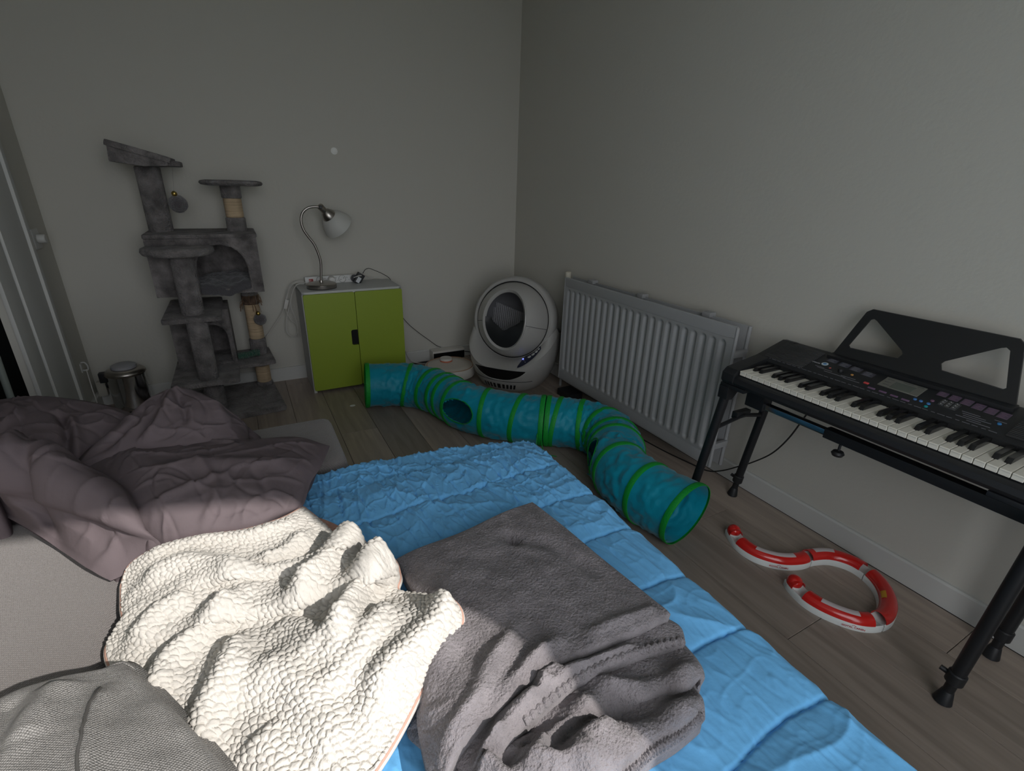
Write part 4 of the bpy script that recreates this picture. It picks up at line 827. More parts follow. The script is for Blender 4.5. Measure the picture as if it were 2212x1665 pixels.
# music rest: slanted plate with two triangular windows
mr = obj('rest_holder', box(NB(), -0.022, 0.014, -3.016, -2.520, 0.0, 0.016, 0.004, 2, Matrix.Translation((-0.112, 0, 0.728)) @ Matrix.Rotation(math.radians(-8), 4, 'Y')), BLACKP, kb)
def rest_plate():
    yc = -2.768; O = [(-2.524, 0.738), (-2.556, 0.850), (-2.570, 0.897), (-2.584, 0.908), (-2.952, 0.908), (-2.966, 0.897), (-2.980, 0.850), (-3.012, 0.738)]
    hl = [(-2.560, 0.780), (-2.590, 0.874), (-2.600, 0.880), (-2.610, 0.876), (-2.713, 0.806), (-2.718, 0.797), (-2.710, 0.780), (-2.566, 0.774)]
    hr = [(2*yc-a, b) for a, b in hl]
    bm = NB(); mid = yc
    def vtx(y, z, t): return (-0.112+0.28*(z-0.738)+t, y, z)
    from mathutils.geometry import tessellate_polygon
    loops = [[Vector((a, b, 0)) for a, b in O], [Vector((a, b, 0)) for a, b in hl], [Vector((a, b, 0)) for a, b in hr]]
    tris = tessellate_polygon(loops); flat = [p for l in loops for p in l]
    A = [bm.verts.new(vtx(p.x, p.y, 0.0)) for p in flat]; B = [bm.verts.new(vtx(p.x, p.y, 0.008)) for p in flat]
    for a, b, c in tris: bm.faces.new((A[a], A[b], A[c])); bm.faces.new((B[c], B[b], B[a]))
    k = 0
    for l in loops:
        n = len(l)
        for q in range(n): bm.faces.new((A[k+q], B[k+q], B[k+(q+1) % n], A[k+(q+1) % n]))
        k += n
    return bm
obj('music_rest', rest_plate(), mat('rest_black', (0.016, 0.017, 0.018), 0.42, bump=0.1, bscale=300, bdist=0.001), kb, True, True, 25)
cord('keyboard_cord', [(-0.066, -2.50, 0.66), (-0.04, -2.485, 0.55), (-0.04, -2.455, 0.45), (-0.045, -2.42, 0.34), (-0.045, -2.37, 0.245), (-0.045, -2.30, 0.165), (-0.045, -2.24, 0.11), (-0.05, -2.17, 0.05), (-0.06, -2.10, 0.012), (-0.075, -2.0, 0.005), (-0.10, -1.86, 0.004), (-0.115, -1.70, 0.004), (-0.12, -1.5, 0.004), (-0.10, -1.2, 0.004)], 0.0032, BCORD, kb, 120)

# ================================================================ ball track cat toy
tk = thing('track_toy', 'red and white curved plastic ball track cat toy on the floor', 'cat toy', (-0.25, -2.75, 0))
TP = [(-0.335, -2.455), (-0.362, -2.500), (-0.378, -2.545), (-0.372, -2.600), (-0.330, -2.655), (-0.270, -2.685), (-0.205, -2.695), (-0.140, -2.725), (-0.100, -2.785), (-0.103, -2.850), (-0.140, -2.910), (-0.205, -2.955), (-0.280, -2.970), (-0.345, -2.945), (-0.388, -2.890), (-0.408, -2.825), (-0.395, -2.765), (-0.375, -2.735)]
NT = 240; TC = catmull([(a, b, 0) for a, b in TP], NT); TT = np.gradient(TC, axis=0); TT /= np.linalg.norm(TT, axis=1)[:, None]; TN = np.stack([-TT[:, 1], TT[:, 0], np.zeros(NT)], 1)
def sweep(name, prof, k0, k1, m, closed=True, parent=tk):
    A = np.array([[TC[k]+TN[k]*w+np.array((0, 0, z)) for w, z in prof] for k in range(k0, k1+1)])
    me = gridmesh(name, A, False, closed)
    bm = bmesh.new(); bm.from_mesh(me); bm.verts.ensure_lookup_table(); nn = len(prof)
    if closed:
        bm.faces.new([bm.verts[q] for q in range(nn)]); bm.faces.new([bm.verts[(k1-k0)*nn+q] for q in range(nn)][::-1])
    bmesh.ops.recalc_face_normals(bm, faces=bm.faces[:]); bm.to_mesh(me); bm.free(); return finish(name, me, m, parent, True, True, 50)
RW = 0.026
for k0, k1 in ((2, 72), (73, 122), (123, 176), (177, 237)):
    b = sweep('rail_base', [(-RW, 0.0), (-RW, 0.022), (-RW+0.003, 0.025), (-0.013, 0.019), (0.0, 0.016), (0.013, 0.019), (RW-0.003, 0.025), (RW, 0.022), (RW, 0.0)], k0, k1, TRACKW)
hood = [(RW*math.cos(a)*0.98, 0.0245+0.024*math.sin(a)) for a in np.linspace(0, PI, 15)]; hood = hood+[(x*0.93, 0.0245+(z-0.0245)*0.93) for x, z in hood[::-1]]
for k0, k1 in ((19, 71), (75, 117), (124, 175), (182, 221)): sweep('red_cover', hood, k0, k1, RED)
slot = [(0.017*math.cos(a)-0.004, 0.0262+0.0232*math.sin(a)) for a in np.linspace(PI*0.40, PI*0.85, 8)]
for k0, k1, sgn in ((32, 60, -1), (80, 96, 1), (190, 212, 1)):
    sl_ = [(sgn*RW*0.995*math.cos(a), 0.0247+0.0245*math.sin(a)) for a in np.linspace(PI*0.36, PI*0.62, 8)]
    sweep('cover_window', sl_, k0, k1, mat('window_white', (0.62, 0.55, 0.55), 0.3), False)
sweep('warning_mark', [(RW*1.0*math.cos(a), 0.0247+0.0246*math.sin(a)) for a in np.linspace(PI*0.62, PI*0.82, 5)], 146, 154, mat('yellow_mark', (0.70, 0.35, 0.02), 0.4), False)
for k, sg in ((5, 1), (234, -1)):
    bm = NB(); bmesh.ops.create_uvsphere(bm, u_segments=16, v_segments=10, radius=0.025, matrix=Matrix.Translation((TC[k][0], TC[k][1], 0.030)) @ Matrix.Diagonal((1, 1, 0.95, 1)))
    obj('end_dome', bm, RED, tk, True, True, 20)
    obj('end_foot', cyl(NB(), (TC[k][0], TC[k][1], 0.0), (TC[k][0], TC[k][1], 0.024), 0.0265, 24, None, 0.002), TRACKW, tk)
    sweep('red_cover', hood, *((5, 10) if sg > 0 else (229, 234)), RED)
RP = mat('red_print', (0.55, 0.03, 0.05), 0.5)
def side_text(k, body, size, sgn):
    t_ = TT[k]*(-1 if False else 1); n_ = TN[k]*sgn; x_ = np.cross((0, 0, 1.0), n_); p = TC[k]+n_*(RW+0.0006)+np.array((0, 0, 0.0115))
    M = Matrix(((x_[0], 0, n_[0], p[0]), (x_[1], 0, n_[1], p[1]), (0, 1, 0, p[2]), (0, 0, 0, 1))); text(body, size, RP, M, tk, 'red_lettering', 0.0003)
    q = p+np.array((0, 0, 0.0065)); cr_ = NB(); 
    for dx, dz in ((-0.005, 0.003), (-0.0025, 0.0045), (0.0, 0.0055), (0.0025, 0.0045), (0.005, 0.003)):
        c_ = q+x_*dx+np.array((0, 0, dz*0.55-0.001)); bmesh.ops.create_icosphere(cr_, subdivisions=1, radius=0.0011, matrix=Matrix.Translation(c_))
    obj('crown_emblem', cr_, RP, tk)
PATCH = {
 'right': dict(
  far=[(-2.305,-1.973,0.570), (-2.224,-1.934,0.585), (-2.170,-1.961,0.580), (-2.050,-1.934,0.570), (-1.946,-1.960,0.550), (-1.815,-1.962,0.530), (-1.734,-2.018,0.510)],
  near=[(-2.182,-2.288,0.475), (-2.108,-2.332,0.500), (-2.010,-2.355,0.515), (-1.936,-2.356,0.520), (-1.864,-2.301,0.500)],
  left=[(-2.305,-1.973,0.570), (-2.251,-2.071,0.575), (-2.203,-2.159,0.575), (-2.173,-2.245,0.565), (-2.165,-2.278,0.530), (-2.182,-2.288,0.475)],
  right=[(-1.734,-2.018,0.510), (-1.776,-2.141,0.520), (-1.812,-2.211,0.520), (-1.840,-2.289,0.510), (-1.864,-2.301,0.500)],
 ),
 'left': dict(
  far=[(-2.505,-1.907,0.660), (-2.451,-1.925,0.660), (-2.420,-1.950,0.660), (-2.348,-2.020,0.645), (-2.296,-2.062,0.620), (-2.264,-2.073,0.600)],
  near=[(-2.552,-1.900,0.500), (-2.475,-1.993,0.500), (-2.402,-2.087,0.500), (-2.322,-2.198,0.495), (-2.254,-2.297,0.490), (-2.213,-2.343,0.480)],
  left=[(-2.505,-1.907,0.660), (-2.458,-2.057,0.660), (-2.552,-1.900,0.500)],
  right=[(-2.264,-2.073,0.600), (-2.219,-2.140,0.600), (-2.181,-2.218,0.600), (-2.160,-2.279,0.590), (-2.144,-2.321,0.560), (-2.125,-2.326,0.520), (-2.167,-2.329,0.490), (-2.213,-2.343,0.480)],
 ),
 'back': dict(
  far=[(-2.654,-1.479,0.600), (-2.582,-1.506,0.610), (-2.507,-1.543,0.620), (-2.435,-1.579,0.620), (-2.338,-1.644,0.610), (-2.277,-1.672,0.590), (-2.239,-1.664,0.560)],
  near=[(-2.554,-1.801,0.600), (-2.492,-1.836,0.600), (-2.388,-1.920,0.580), (-2.321,-1.952,0.550), (-2.277,-1.904,0.550), (-2.234,-1.819,0.540)],
  left=[(-2.654,-1.479,0.600), (-2.573,-1.721,0.620), (-2.554,-1.801,0.600)],
  right=[(-2.239,-1.664,0.560), (-2.229,-1.769,0.560), (-2.234,-1.819,0.540)],
 ),
 'peak': dict(
  far=[(-2.245,-1.825,0.600), (-2.207,-1.799,0.630), (-2.167,-1.773,0.650), (-2.129,-1.746,0.655), (-2.088,-1.753,0.655), (-2.041,-1.794,0.640), (-2.004,-1.824,0.610), (-1.973,-1.817,0.570), (-1.949,-1.797,0.520), (-1.942,-1.834,0.490)],
  near=[(-2.318,-1.983,0.575), (-2.246,-1.984,0.585), (-2.189,-1.986,0.585), (-2.086,-1.999,0.585), (-2.003,-1.989,0.570), (-1.944,-1.962,0.540)],
  left=[(-2.245,-1.825,0.600), (-2.264,-1.883,0.600), (-2.291,-1.930,0.595), (-2.318,-1.983,0.575)],
  right=[(-1.942,-1.834,0.490), (-1.942,-1.911,0.520), (-1.944,-1.962,0.540)],
 ),
 'sherpa': dict(
  far=[(-2.191,-2.380,0.485), (-2.178,-2.341,0.500), (-2.126,-2.344,0.525), (-2.051,-2.346,0.530), (-1.971,-2.365,0.530), (-1.897,-2.360,0.530), (-1.838,-2.289,0.500)],
  near=[(-2.037,-2.926,0.500), (-1.967,-2.974,0.510), (-1.916,-2.985,0.510), (-1.861,-2.985,0.500)],
  left=[(-2.191,-2.380,0.485), (-2.181,-2.447,0.485), (-2.171,-2.502,0.485), (-2.186,-2.527,0.485), (-2.186,-2.556,0.490), (-2.173,-2.597,0.490), (-2.118,-2.719,0.500), (-2.074,-2.826,0.500), (-2.037,-2.926,0.500)],
  right=[(-1.838,-2.289,0.500), (-1.801,-2.358,0.485), (-1.772,-2.446,0.485), (-1.747,-2.491,0.525), (-1.720,-2.516,0.490), (-1.699,-2.608,0.530), (-1.692,-2.623,0.500), (-1.702,-2.648,0.490), (-1.666,-2.696,0.505), (-1.638,-2.764,0.540), (-1.630,-2.802,0.540), (-1.650,-2.833,0.530), (-1.695,-2.858,0.520), (-1.735,-2.888,0.515), (-1.772,-2.918,0.505), (-1.799,-2.939,0.500), (-1.827,-2.960,0.500), (-1.861,-2.985,0.500)],
 ),
 'fleece_top': dict(
  far=[(-1.681,-2.564,0.495), (-1.634,-2.570,0.510), (-1.529,-2.568,0.515), (-1.409,-2.545,0.515), (-1.321,-2.529,0.505)],
  near=[(-1.760,-3.027,0.500), (-1.721,-2.996,0.530), (-1.659,-2.978,0.535), (-1.596,-2.964,0.535), (-1.548,-2.955,0.535), (-1.467,-2.957,0.535), (-1.357,-2.960,0.530), (-1.282,-2.958,0.525)],
  left=[(-1.681,-2.564,0.495), (-1.675,-2.693,0.500), (-1.684,-2.810,0.505), (-1.728,-2.869,0.505), (-1.749,-2.924,0.500), (-1.756,-2.978,0.500), (-1.760,-3.027,0.500)],
  right=[(-1.321,-2.529,0.505), (-1.308,-2.646,0.510), (-1.299,-2.767,0.515), (-1.289,-2.873,0.520), (-1.282,-2.958,0.525)],
 ),
 'fleece_mid': dict(
  far=[(-1.597,-2.834,0.495), (-1.475,-2.874,0.495), (-1.355,-2.900,0.495), (-1.275,-2.951,0.500)],
  near=[(-1.718,-3.030,0.500), (-1.683,-3.029,0.520), (-1.621,-3.009,0.525), (-1.556,-2.995,0.525), (-1.486,-2.985,0.520), (-1.391,-2.989,0.515), (-1.285,-3.002,0.500)],
  left=[(-1.597,-2.834,0.495), (-1.668,-2.896,0.495), (-1.711,-2.970,0.495), (-1.718,-3.030,0.500)],
  right=[(-1.275,-2.951,0.500), (-1.268,-2.975,0.500), (-1.285,-3.002,0.500)],
 ),
 'fleece_low': dict(
  far=[(-1.597,-2.853,0.470), (-1.448,-2.913,0.475), (-1.337,-2.948,0.475), (-1.270,-2.981,0.475)],
  near=[(-1.772,-3.032,0.480), (-1.690,-3.097,0.500), (-1.597,-3.117,0.500), (-1.523,-3.119,0.490), (-1.467,-3.111,0.485), (-1.413,-3.112,0.485), (-1.355,-3.108,0.490)],
  left=[(-1.597,-2.853,0.470), (-1.711,-2.922,0.470), (-1.772,-3.032,0.480)],
  right=[(-1.270,-2.981,0.475), (-1.289,-3.033,0.495), (-1.307,-3.063,0.500), (-1.316,-3.062,0.475), (-1.341,-3.090,0.500), (-1.355,-3.108,0.490)],
 ),
 'fleece_under': dict(
  far=[(-1.744,-2.851,0.465), (-1.712,-2.862,0.470), (-1.665,-2.887,0.470)],
  near=[(-1.729,-3.022,0.465), (-1.713,-3.033,0.470), (-1.691,-3.045,0.470)],
  left=[(-1.744,-2.851,0.465), (-1.755,-2.903,0.475), (-1.762,-2.908,0.465), (-1.745,-2.954,0.475), (-1.740,-2.980,0.470), (-1.729,-3.022,0.465)],
  right=[(-1.665,-2.887,0.470), (-1.671,-2.973,0.470), (-1.691,-3.045,0.470)],
 ),
 'cushion': dict(
  far=[(-2.338,-2.678,0.550), (-2.286,-2.692,0.575), (-2.256,-2.695,0.585), (-2.227,-2.693,0.590), (-2.185,-2.700,0.595), (-2.147,-2.703,0.590), (-2.125,-2.688,0.575)],
  near=[(-2.195,-3.049,0.550), (-2.090,-3.107,0.560), (-1.955,-3.162,0.550)],
  left=[(-2.338,-2.678,0.550), (-2.260,-2.905,0.600), (-2.195,-3.049,0.550)],
  right=[(-2.125,-2.688,0.575), (-2.101,-2.719,0.555), (-2.050,-2.806,0.550), (-1.999,-2.897,0.545), (-1.963,-2.982,0.540), (-1.942,-3.084,0.540), (-1.955,-3.162,0.550)],
 ),
}
RIDGES = {
 'sherpa': [
  ([(-1.747,-2.488),(-1.793,-2.538),(-1.842,-2.605),(-1.889,-2.644)],0.045,0.022),
  ([(-1.697,-2.598),(-1.739,-2.621),(-1.775,-2.664),(-1.799,-2.708),(-1.821,-2.755),(-1.842,-2.792)],0.055,0.022),
  ([(-1.633,-2.759),(-1.679,-2.811),(-1.731,-2.840),(-1.780,-2.863),(-1.811,-2.884)],0.035,0.024),
  ([(-2.140,-2.446),(-2.069,-2.451),(-1.998,-2.503),(-1.965,-2.563)],0.03,0.03),
  ([(-2.158,-2.356),(-2.051,-2.370),(-1.956,-2.393),(-1.881,-2.387)],0.018,0.02),
  ([(-1.977,-2.587),(-2.027,-2.634),(-2.077,-2.680),(-2.086,-2.739)],0.035,0.025),
  ([(-1.979,-2.684),(-1.993,-2.750),(-2.020,-2.799),(-2.027,-2.851)],0.03,0.025),
  ([(-2.128,-2.598),(-2.100,-2.560),(-2.051,-2.550)],0.025,0.025),
  ([(-1.955,-2.761),(-1.907,-2.811),(-1.878,-2.887),(-1.862,-2.936)],0.022,0.03),
  ([(-1.922,-2.672),(-1.883,-2.723),(-1.863,-2.790)],0.02,0.03),
  ([(-1.742,-2.729),(-1.781,-2.785),(-1.819,-2.822),(-1.872,-2.845)],0.02,0.022),
  ([(-1.942,-2.479),(-1.898,-2.478),(-1.848,-2.438)],0.02,0.02),
  ([(-1.960,-2.859),(-1.940,-2.909),(-1.932,-2.949)],0.02,0.03),
 ],
 'fleece_top': [
  ([(-1.511,-2.926),(-1.595,-2.962),(-1.659,-3.000),(-1.714,-3.020)],0.028,0.02),
  ([(-1.563,-2.874),(-1.630,-2.918),(-1.683,-2.966),(-1.732,-2.997)],0.02,0.018),
  ([(-1.678,-2.772),(-1.689,-2.870),(-1.736,-2.953)],0.015,0.03),
  ([(-1.457,-2.636),(-1.386,-2.697),(-1.338,-2.815)],-0.008,0.02),
  ([(-1.652,-2.860),(-1.701,-2.900),(-1.726,-2.936)],-0.012,0.02),
  ([(-1.445,-2.625),(-1.438,-2.640),(-1.435,-2.656)],-0.022,0.012),
  ([(-1.454,-2.940),(-1.374,-2.943),(-1.288,-2.946)],0.012,0.015),
 ],
 'fleece_mid': [
  ([(-1.499,-2.976),(-1.571,-2.991),(-1.635,-3.020),(-1.691,-3.044)],0.02,0.014),
  ([(-1.382,-2.987),(-1.455,-2.980),(-1.520,-2.979)],0.015,0.014),
  ([(-1.583,-2.985),(-1.628,-2.994),(-1.676,-3.013)],0.02,0.014),
  ([(-1.526,-2.962),(-1.565,-2.969),(-1.561,-2.988)],0.022,0.012),
  ([(-1.650,-3.019),(-1.678,-3.018),(-1.707,-3.036)],0.018,0.012),
 ],
 'fleece_low': [
  ([(-1.492,-3.015),(-1.562,-3.028),(-1.619,-3.056),(-1.669,-3.080)],0.025,0.016),
  ([(-1.490,-3.057),(-1.557,-3.067),(-1.614,-3.084),(-1.653,-3.100)],0.025,0.016),
  ([(-1.307,-3.048),(-1.391,-3.047),(-1.447,-3.022),(-1.471,-2.992)],0.022,0.014),
  ([(-1.352,-3.097),(-1.424,-3.092),(-1.494,-3.078),(-1.562,-3.079)],0.022,0.016),
  ([(-1.605,-3.021),(-1.641,-3.031),(-1.642,-3.057)],0.022,0.014),
  ([(-1.681,-3.024),(-1.712,-3.046),(-1.720,-3.076)],0.022,0.016),
  ([(-1.468,-3.099),(-1.536,-3.099),(-1.588,-3.104)],0.015,0.02),
  ([(-1.644,-3.022),(-1.672,-3.028),(-1.675,-3.053),(-1.651,-3.062)],0.018,0.014),
  ([(-1.600,-3.038),(-1.627,-3.058),(-1.620,-3.081)],0.015,0.014),
  ([(-1.563,-3.042),(-1.595,-3.054),(-1.600,-3.079),(-1.634,-3.092)],-0.01,0.014),
  ([(-1.697,-3.028),(-1.683,-3.055),(-1.684,-3.084)],0.02,0.012),
  ([(-1.550,-3.091),(-1.586,-3.086),(-1.622,-3.074)],0.018,0.012),
  ([(-1.361,-3.048),(-1.426,-3.042),(-1.468,-3.025)],-0.012,0.01),
  ([(-1.407,-3.093),(-1.465,-3.086),(-1.511,-3.077)],-0.01,0.012),
 ],
 'right': [
  ([(-2.145,-2.131),(-2.000,-2.155),(-1.831,-2.173)],0.012,0.03),
  ([(-2.042,-2.340),(-2.008,-2.261),(-2.050,-2.130)],0.008,0.01),
  ([(-2.123,-2.264),(-2.055,-2.239),(-1.990,-2.206)],0.008,0.01),
  ([(-1.927,-2.360),(-1.914,-2.286),(-1.939,-2.184)],-0.006,0.01),
 ],
 'left': [
  ([(-2.412,-1.971),(-2.361,-2.155),(-2.291,-2.324),(-2.229,-2.426)],0.03,0.016),
  ([(-2.356,-2.098),(-2.309,-2.235),(-2.261,-2.339)],-0.03,0.012),
  ([(-2.342,-2.039),(-2.289,-2.208),(-2.223,-2.358)],0.022,0.03),
  ([(-2.442,-1.969),(-2.399,-2.098),(-2.353,-2.213)],0.015,0.012),
  ([(-2.258,-2.313),(-2.216,-2.301),(-2.198,-2.276)],0.008,0.01),
 ],
 'back': [
  ([(-2.397,-1.729),(-2.359,-1.838),(-2.353,-1.937)],-0.02,0.01),
  ([(-2.529,-1.634),(-2.477,-1.723),(-2.492,-1.804)],0.012,0.012),
  ([(-2.365,-1.764),(-2.335,-1.866),(-2.326,-1.937)],0.015,0.012),
 ],
 'peak': [
  ([(-2.100,-1.722),(-2.121,-1.843),(-2.149,-1.942),(-2.179,-1.985)],0.02,0.014),
  ([(-2.095,-1.704),(-2.031,-1.793),(-1.999,-1.916)],0.012,0.015),
  ([(-2.257,-1.956),(-2.198,-1.885),(-2.185,-1.811)],-0.015,0.012),
  ([(-2.117,-1.767),(-2.086,-1.886),(-2.083,-1.935)],-0.012,0.008),
 ],
 'cushion': [
  ([(-2.130,-2.760),(-2.129,-2.815),(-2.122,-2.877),(-2.110,-2.941)],0.012,0.01),
  ([(-2.174,-2.723),(-2.186,-2.772),(-2.189,-2.830)],0.012,0.02),
  ([(-2.230,-2.723),(-2.219,-2.780),(-2.220,-2.836)],-0.012,0.015),
  ([(-2.126,-2.690),(-2.080,-2.784),(-2.026,-2.884)],0.01,0.02),
 ],
}
side_text(48, 'ROYAL CANIN', 0.0095, -1); side_text(193, 'ROYAL CANIN', 0.0095, 1)

# ================================================================ sofa bed
so = thing('sofa_bed', 'grey woven sofa with its bed section pulled out', 'sofa', (-2.15, -2.6, 0))
YF, YN = -1.985, -4.02            # inner face of the far arm, near end
obj('base', box(NB(), -2.66, -2.15, YN, YF, 0.05, 0.30, 0.02), SOFA, so)
bm = NB(); box(bm, -2.66, -1.675, -1.985, -1.625, 0.05, 0.432, 0.055, 6)
arm = obj('armrest', bm, SOFA, so)
obj('arm_seam', tube(NB(), [(-1.78, -1.988, 0.392), (-1.70, -1.988, 0.392), (-1.685, -1.985, 0.385), (-1.676, -1.972, 0.375), (-1.672, -1.93, 0.365), (-1.672, -1.68, 0.365)], 0.0035, 6, 30), mat('seam_grey', (0.10, 0.095, 0.09), 0.9), arm)
for a, b in ((YF-0.006, -2.98), (-2.992, YN)):
    x0, x1 = -2.655, -2.196
    nn = 60; s, t = np.meshgrid(np.linspace(0, 1, nn), np.linspace(0, 1, nn), indexing='ij')
    c = obj('seat_cushion', box(NB(), x0, x1, b, a, 0.295, 0.462, 0.04, 5), SOFA, so)
obj('bed_frame', box(NB(), -2.16, -1.16, YN, -2.12, 0.05, 0.24, 0.02), SOFA, so)
obj('bed_mattress', box(NB(), -2.165, -1.145, YN, -2.15, 0.235, 0.425, 0.045, 4), SOFA, so)
for x, y in ((-2.58, -1.70), (-2.58, -3.9), (-1.22, -2.12), (-1.22, -3.9), (-1.75, -1.70)): obj('foot', cyl(NB(), (x, y, 0.0), (x, y, 0.06), 0.025, 16), BLACKP, so)

# blue quilted duvet over the bed section
n, m = 360, 600; xs_ = np.linspace(-2.145, -1.03, n); ys_ = np.concatenate([np.linspace(-1.965, -3.42, m-60), np.linspace(-3.435, -3.98, 60)]); X, Y = np.meshgrid(xs_, ys_, indexing='ij')
Z = np.full_like(X, 0.447)
far_e = -2.03-0.10*np.clip((X+1.75)/0.65, 0, 1)**3-0.03*np.clip((-1.75-X)/0.3, 0, 1)
STI = np.array([-2.165, -2.33, -2.50, -2.667, -2.85, -3.01, -3.173, -3.34, -3.50, -3.66, -3.82]); wob = 0.010*np.sin(X*7+1)+0.006*np.sin(X*17)
j = np.clip(np.searchsorted(-STI, -(Y+wob)), 1, len(STI)-1); ya, yb = STI[j-1], STI[j]; f = np.clip((ya-(Y+wob))/(ya-yb), 0, 1)
Z += 0.011*np.minimum(1, np.abs(np.sin(PI*f)))**0.40-0.008
# stitched columns and crumpled cotton
col = np.exp(-((np.abs(((X+2.0+0.01*np.sin(Y*9)) % 0.52)-0.26)-0.018)/0.004)**2)*np.clip((Y+2.95)/0.2, 0, 1); Z -= 0.0035*col
amt = 0.38+1.0*np.clip((Y+2.75)/0.5, 0, 1)
Z += 0.006*crease(X*3.2+Y*2.6+0.4, Y*2.2-X*2.4, 51, 7)+0.005*crease(X*5+Y*3, Y*2.0-X*3+2, 54, 9)
Z -= 0.0045*np.exp(-(np.minimum(f, 1-f)*0.165/0.0035)**2)
Xw = X+0.02*pnoise(X*7, Y*7, 40); Yw = Y+0.02*pnoise(X*7+5, Y*7, 41)
Z += amt*(0.0045*crease(Xw*13+0.5*Yw, Yw*4+Xw*2, 2, 9)+0.0035*crease(Xw*24+3, Yw*7-Xw*4, 5, 9)+0.004*fbm(X*5, Y*5, 2, 8)+0.003*crease(Xw*9-Yw*11, Yw*9+Xw*8, 9, 10)-0.0045*crease(Xw*15+Yw*2, Yw*3, 12, 14)+0.0022*crease(Xw*40, Yw*16, 15, 8)-0.003*crease(Xw*26-Yw*5, Yw*6, 17, 14))
# falling edges
er = np.clip((X-(-1.115))/0.075, 0, 1); Z -= 0.14*er**2.2
ef_ = np.clip((Y-far_e-(-0.02))/0.06, 0, 1); Z -= 0.10*ef_**2
X2 = X-0.030*er**2; Y2 = np.where(ef_ > 0, Y-0.012*ef_, Y)
dv = thing('blue_duvet', 'bright blue quilted duvet spread over the pulled out bed', 'duvet', (-1.6, -2.9, 0.43))
V = np.stack([X2, Y2, Z], -1); finish('top_cover', gridmesh('top_cover', V), BLUE, dv, True, True, 80)
# hanging side with a rounded hem
k = 14; rowsE = [V[-1]+np.array((0.004*math.sin(q*0.4), 0, -0.016*q))+np.stack([0.012*np.sin(ys_*22+q*0.05)*(q/k), 0*ys_, 0*ys_], -1) for q in range(k)]
finish('side_drop', gridmesh('side_drop', np.array(rowsE)), BLUE, dv, True, True, 80)
rowsF = [V[:, 0]+np.array((0, 0.003*math.sin(q*0.4), -0.016*q)) for q in range(12)]
finish('end_drop', gridmesh('end_drop', np.array(rowsF)), BLUE, dv, True, True, 80)

# dark mauve duvet heaped on the far end
md = thing('mauve_duvet', 'crumpled dark mauve duvet heaped at the far end of the sofa', 'duvet', (-2.15, -2.0, 0.44))
def cot(seed, a=1.0): return lambda x, y, s, t: a*(0.006*crease(x*6+y*5, y*9-x*4, seed, 9)+0.011*fbm(x*4.5, y*4.5, 2, seed+3)+0.003*crease(x*12-y*12, y*7+x*5, seed+6, 11)-0.005*crease(x*8+y*7+0.3, y*4-x*5, seed+11, 14))
patch('back_fold', PATCH['back'], 90, 60, MAUVE, md, 0.020, RIDGES['back'], cot(1), 0.012, 0.44, 0.05)
patch('peak_fold', PATCH['peak'], 110, 70, MAUVE, md, 0.020, RIDGES['peak'], cot(4), 0.012, 0.44, 0.04)
patch('right_fold', PATCH['right'], 130, 90, MAUVE, md, 0.018, RIDGES['right'], cot(7), 0.006, 0.45, -0.03)
patch('left_fold', PATCH['left'], 100, 90, MAUVE, md, 0.026, RIDGES['left'], cot(9), 0.008, 0.455, -0.01)

# cream sherpa throw
sh = thing('sherpa_throw', 'crumpled cream sherpa throw with pinkish stitched edge on the bed', 'blanket', (-1.95, -2.6, 0.45))
def nub(x, y, z, s, t):
    wx = x+0.004*pnoise(x*60, y*60, 2); wy = y+0.004*pnoise(x*60+9, y*60, 4)
    c, d = cells((wx+0.5*z)*94, (wy+0.35*z)*94, 3); return 0.0044*np.minimum(1, c*2.8)**0.6-0.0015*d+0.0010*fbm(x*260, y*260, 2, 3)
so_, B, V = patch('throw', PATCH['sherpa'], 330, 440, SHERPA, sh, 0.012, RIDGES['sherpa'], lambda x, y, s, t: 0.012*fbm(x*7, y*7, 3, 21), 0.006, None, 0, 0.05, nub)
EDGE = mat('rose_edge', (0.55, 0.33, 0.26), 0.9)
kN = len(B); step = 2
loopP = B[::step]; loopP = np.vstack([loopP, loopP[:1]])
obj('edge_stitch', tube(NB(), [(p[0], p[1], p[2]-0.002) for p in loopP], 0.0032, 6), EDGE, sh)
# under corner of the throw showing its rose backing
V2, s_, t_ = tfi(dict(far=[(-1.868, -2.27, 0.478), (-1.80, -2.33, 0.478), (-1.735, -2.43, 0.475)], near=[(-1.90, -2.34, 0.476), (-1.84, -2.40, 0.476), (-1.78, -2.47, 0.475)], left=[(-1.868, -2.27, 0.478), (-1.90, -2.34, 0.476)], right=[(-1.735, -2.43, 0.475), (-1.78, -2.47, 0.475)]), 40, 14)
finish('turned_corner', gridmesh('turned_corner', V2), mat('rose_backing', (0.42, 0.24, 0.19), 0.9, bump=0.4, bscale=150), sh)

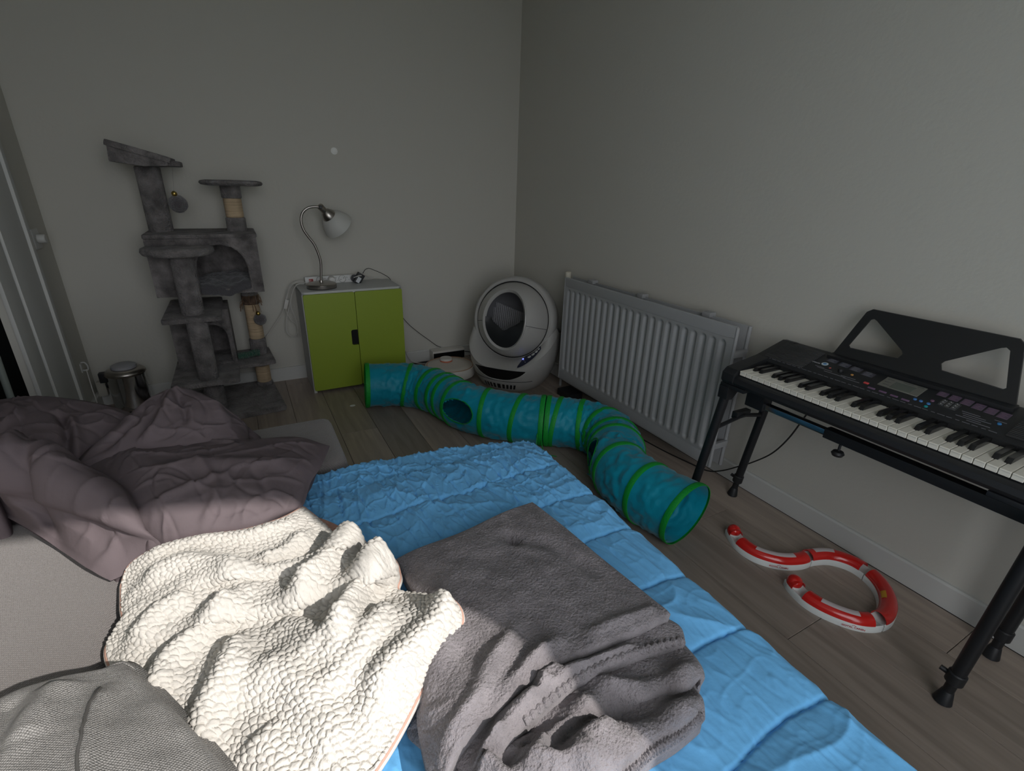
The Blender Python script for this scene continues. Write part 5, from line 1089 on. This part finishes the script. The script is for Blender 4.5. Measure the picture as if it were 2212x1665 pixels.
# grey fleece blanket, folded in layers
fb = thing('fleece_blanket', 'folded grey fleece blanket lying on the blue duvet', 'blanket', (-1.5, -2.8, 0.45))
def pile(seed): return lambda x, y, z, s, t: 0.0016*fbm(x*170, y*170, 2, seed)+0.0012*pnoise(x*420, y*420, seed+4)
def swell(seed, a): return lambda x, y, s, t: a*fbm(x*8, y*8, 3, seed)
patch('under_corner', PATCH['fleece_under'], 60, 80, FLEECE, fb, 0.006, (), swell(31, 0.006), 0.006, None, 0, 0.1, pile(3))
patch('bottom_layer', PATCH['fleece_low'], 190, 170, FLEECE, fb, 0.008, RIDGES['fleece_low'], swell(32, 0.012), 0.009, 0.452, 0.004, 0.06, pile(3))
patch('middle_layer', PATCH['fleece_mid'], 170, 150, FLEECE, fb, 0.006, RIDGES['fleece_mid'], swell(33, 0.008), 0.008, 0.462, 0.003, 0.06, pile(4))
patch('top_layer', PATCH['fleece_top'], 230, 230, FLEECE, fb, 0.006, RIDGES['fleece_top'], swell(34, 0.008), 0.007, 0.462, 0.003, 0.06, pile(5))

for nm in ('fleece_mid', 'fleece_low'):
    hp = catmull([(a, b, c+0.002) for a, b, c in PATCH[nm]['near'][2 if nm == 'fleece_mid' else 3:]], 150)
    obj('ribbed_hem', tube(NB(), hp, [0.0062+0.0022*math.sin(k*1.05) for k in range(150)], 8), FLEECE, fb)

# woven grey scatter cushion, near left
cu = thing('scatter_cushion', 'grey ribbed scatter cushion at the near end of the sofa', 'cushion', (-2.2, -3.0, 0.47))
_o, _b, CV = patch('cover', PATCH['cushion'], 130, 150, CUSH, cu, 0.055, RIDGES['cushion'], swell(41, 0.008), 0.02, 0.47, 0.004, 0.12)
CF = CV.reshape(-1, 3); sp_ = catmull([(a, b) for a, b in RIDGES['cushion'][0][0]], 60)
obj('seam', tube(NB(), [tuple(CF[np.argmin((CF[:, 0]-a)**2+(CF[:, 1]-b)**2)]) for a, b in sp_[::3]], 0.0022, 6), mat('cushion_seam', (0.10, 0.095, 0.09), 0.9), cu)
obj('piping', tube(NB(), catmull([(a, b, c-0.004) for a, b, c in PATCH['cushion']['far']+PATCH['cushion']['right'][1:]], 90), 0.004, 8), CUSH, cu)
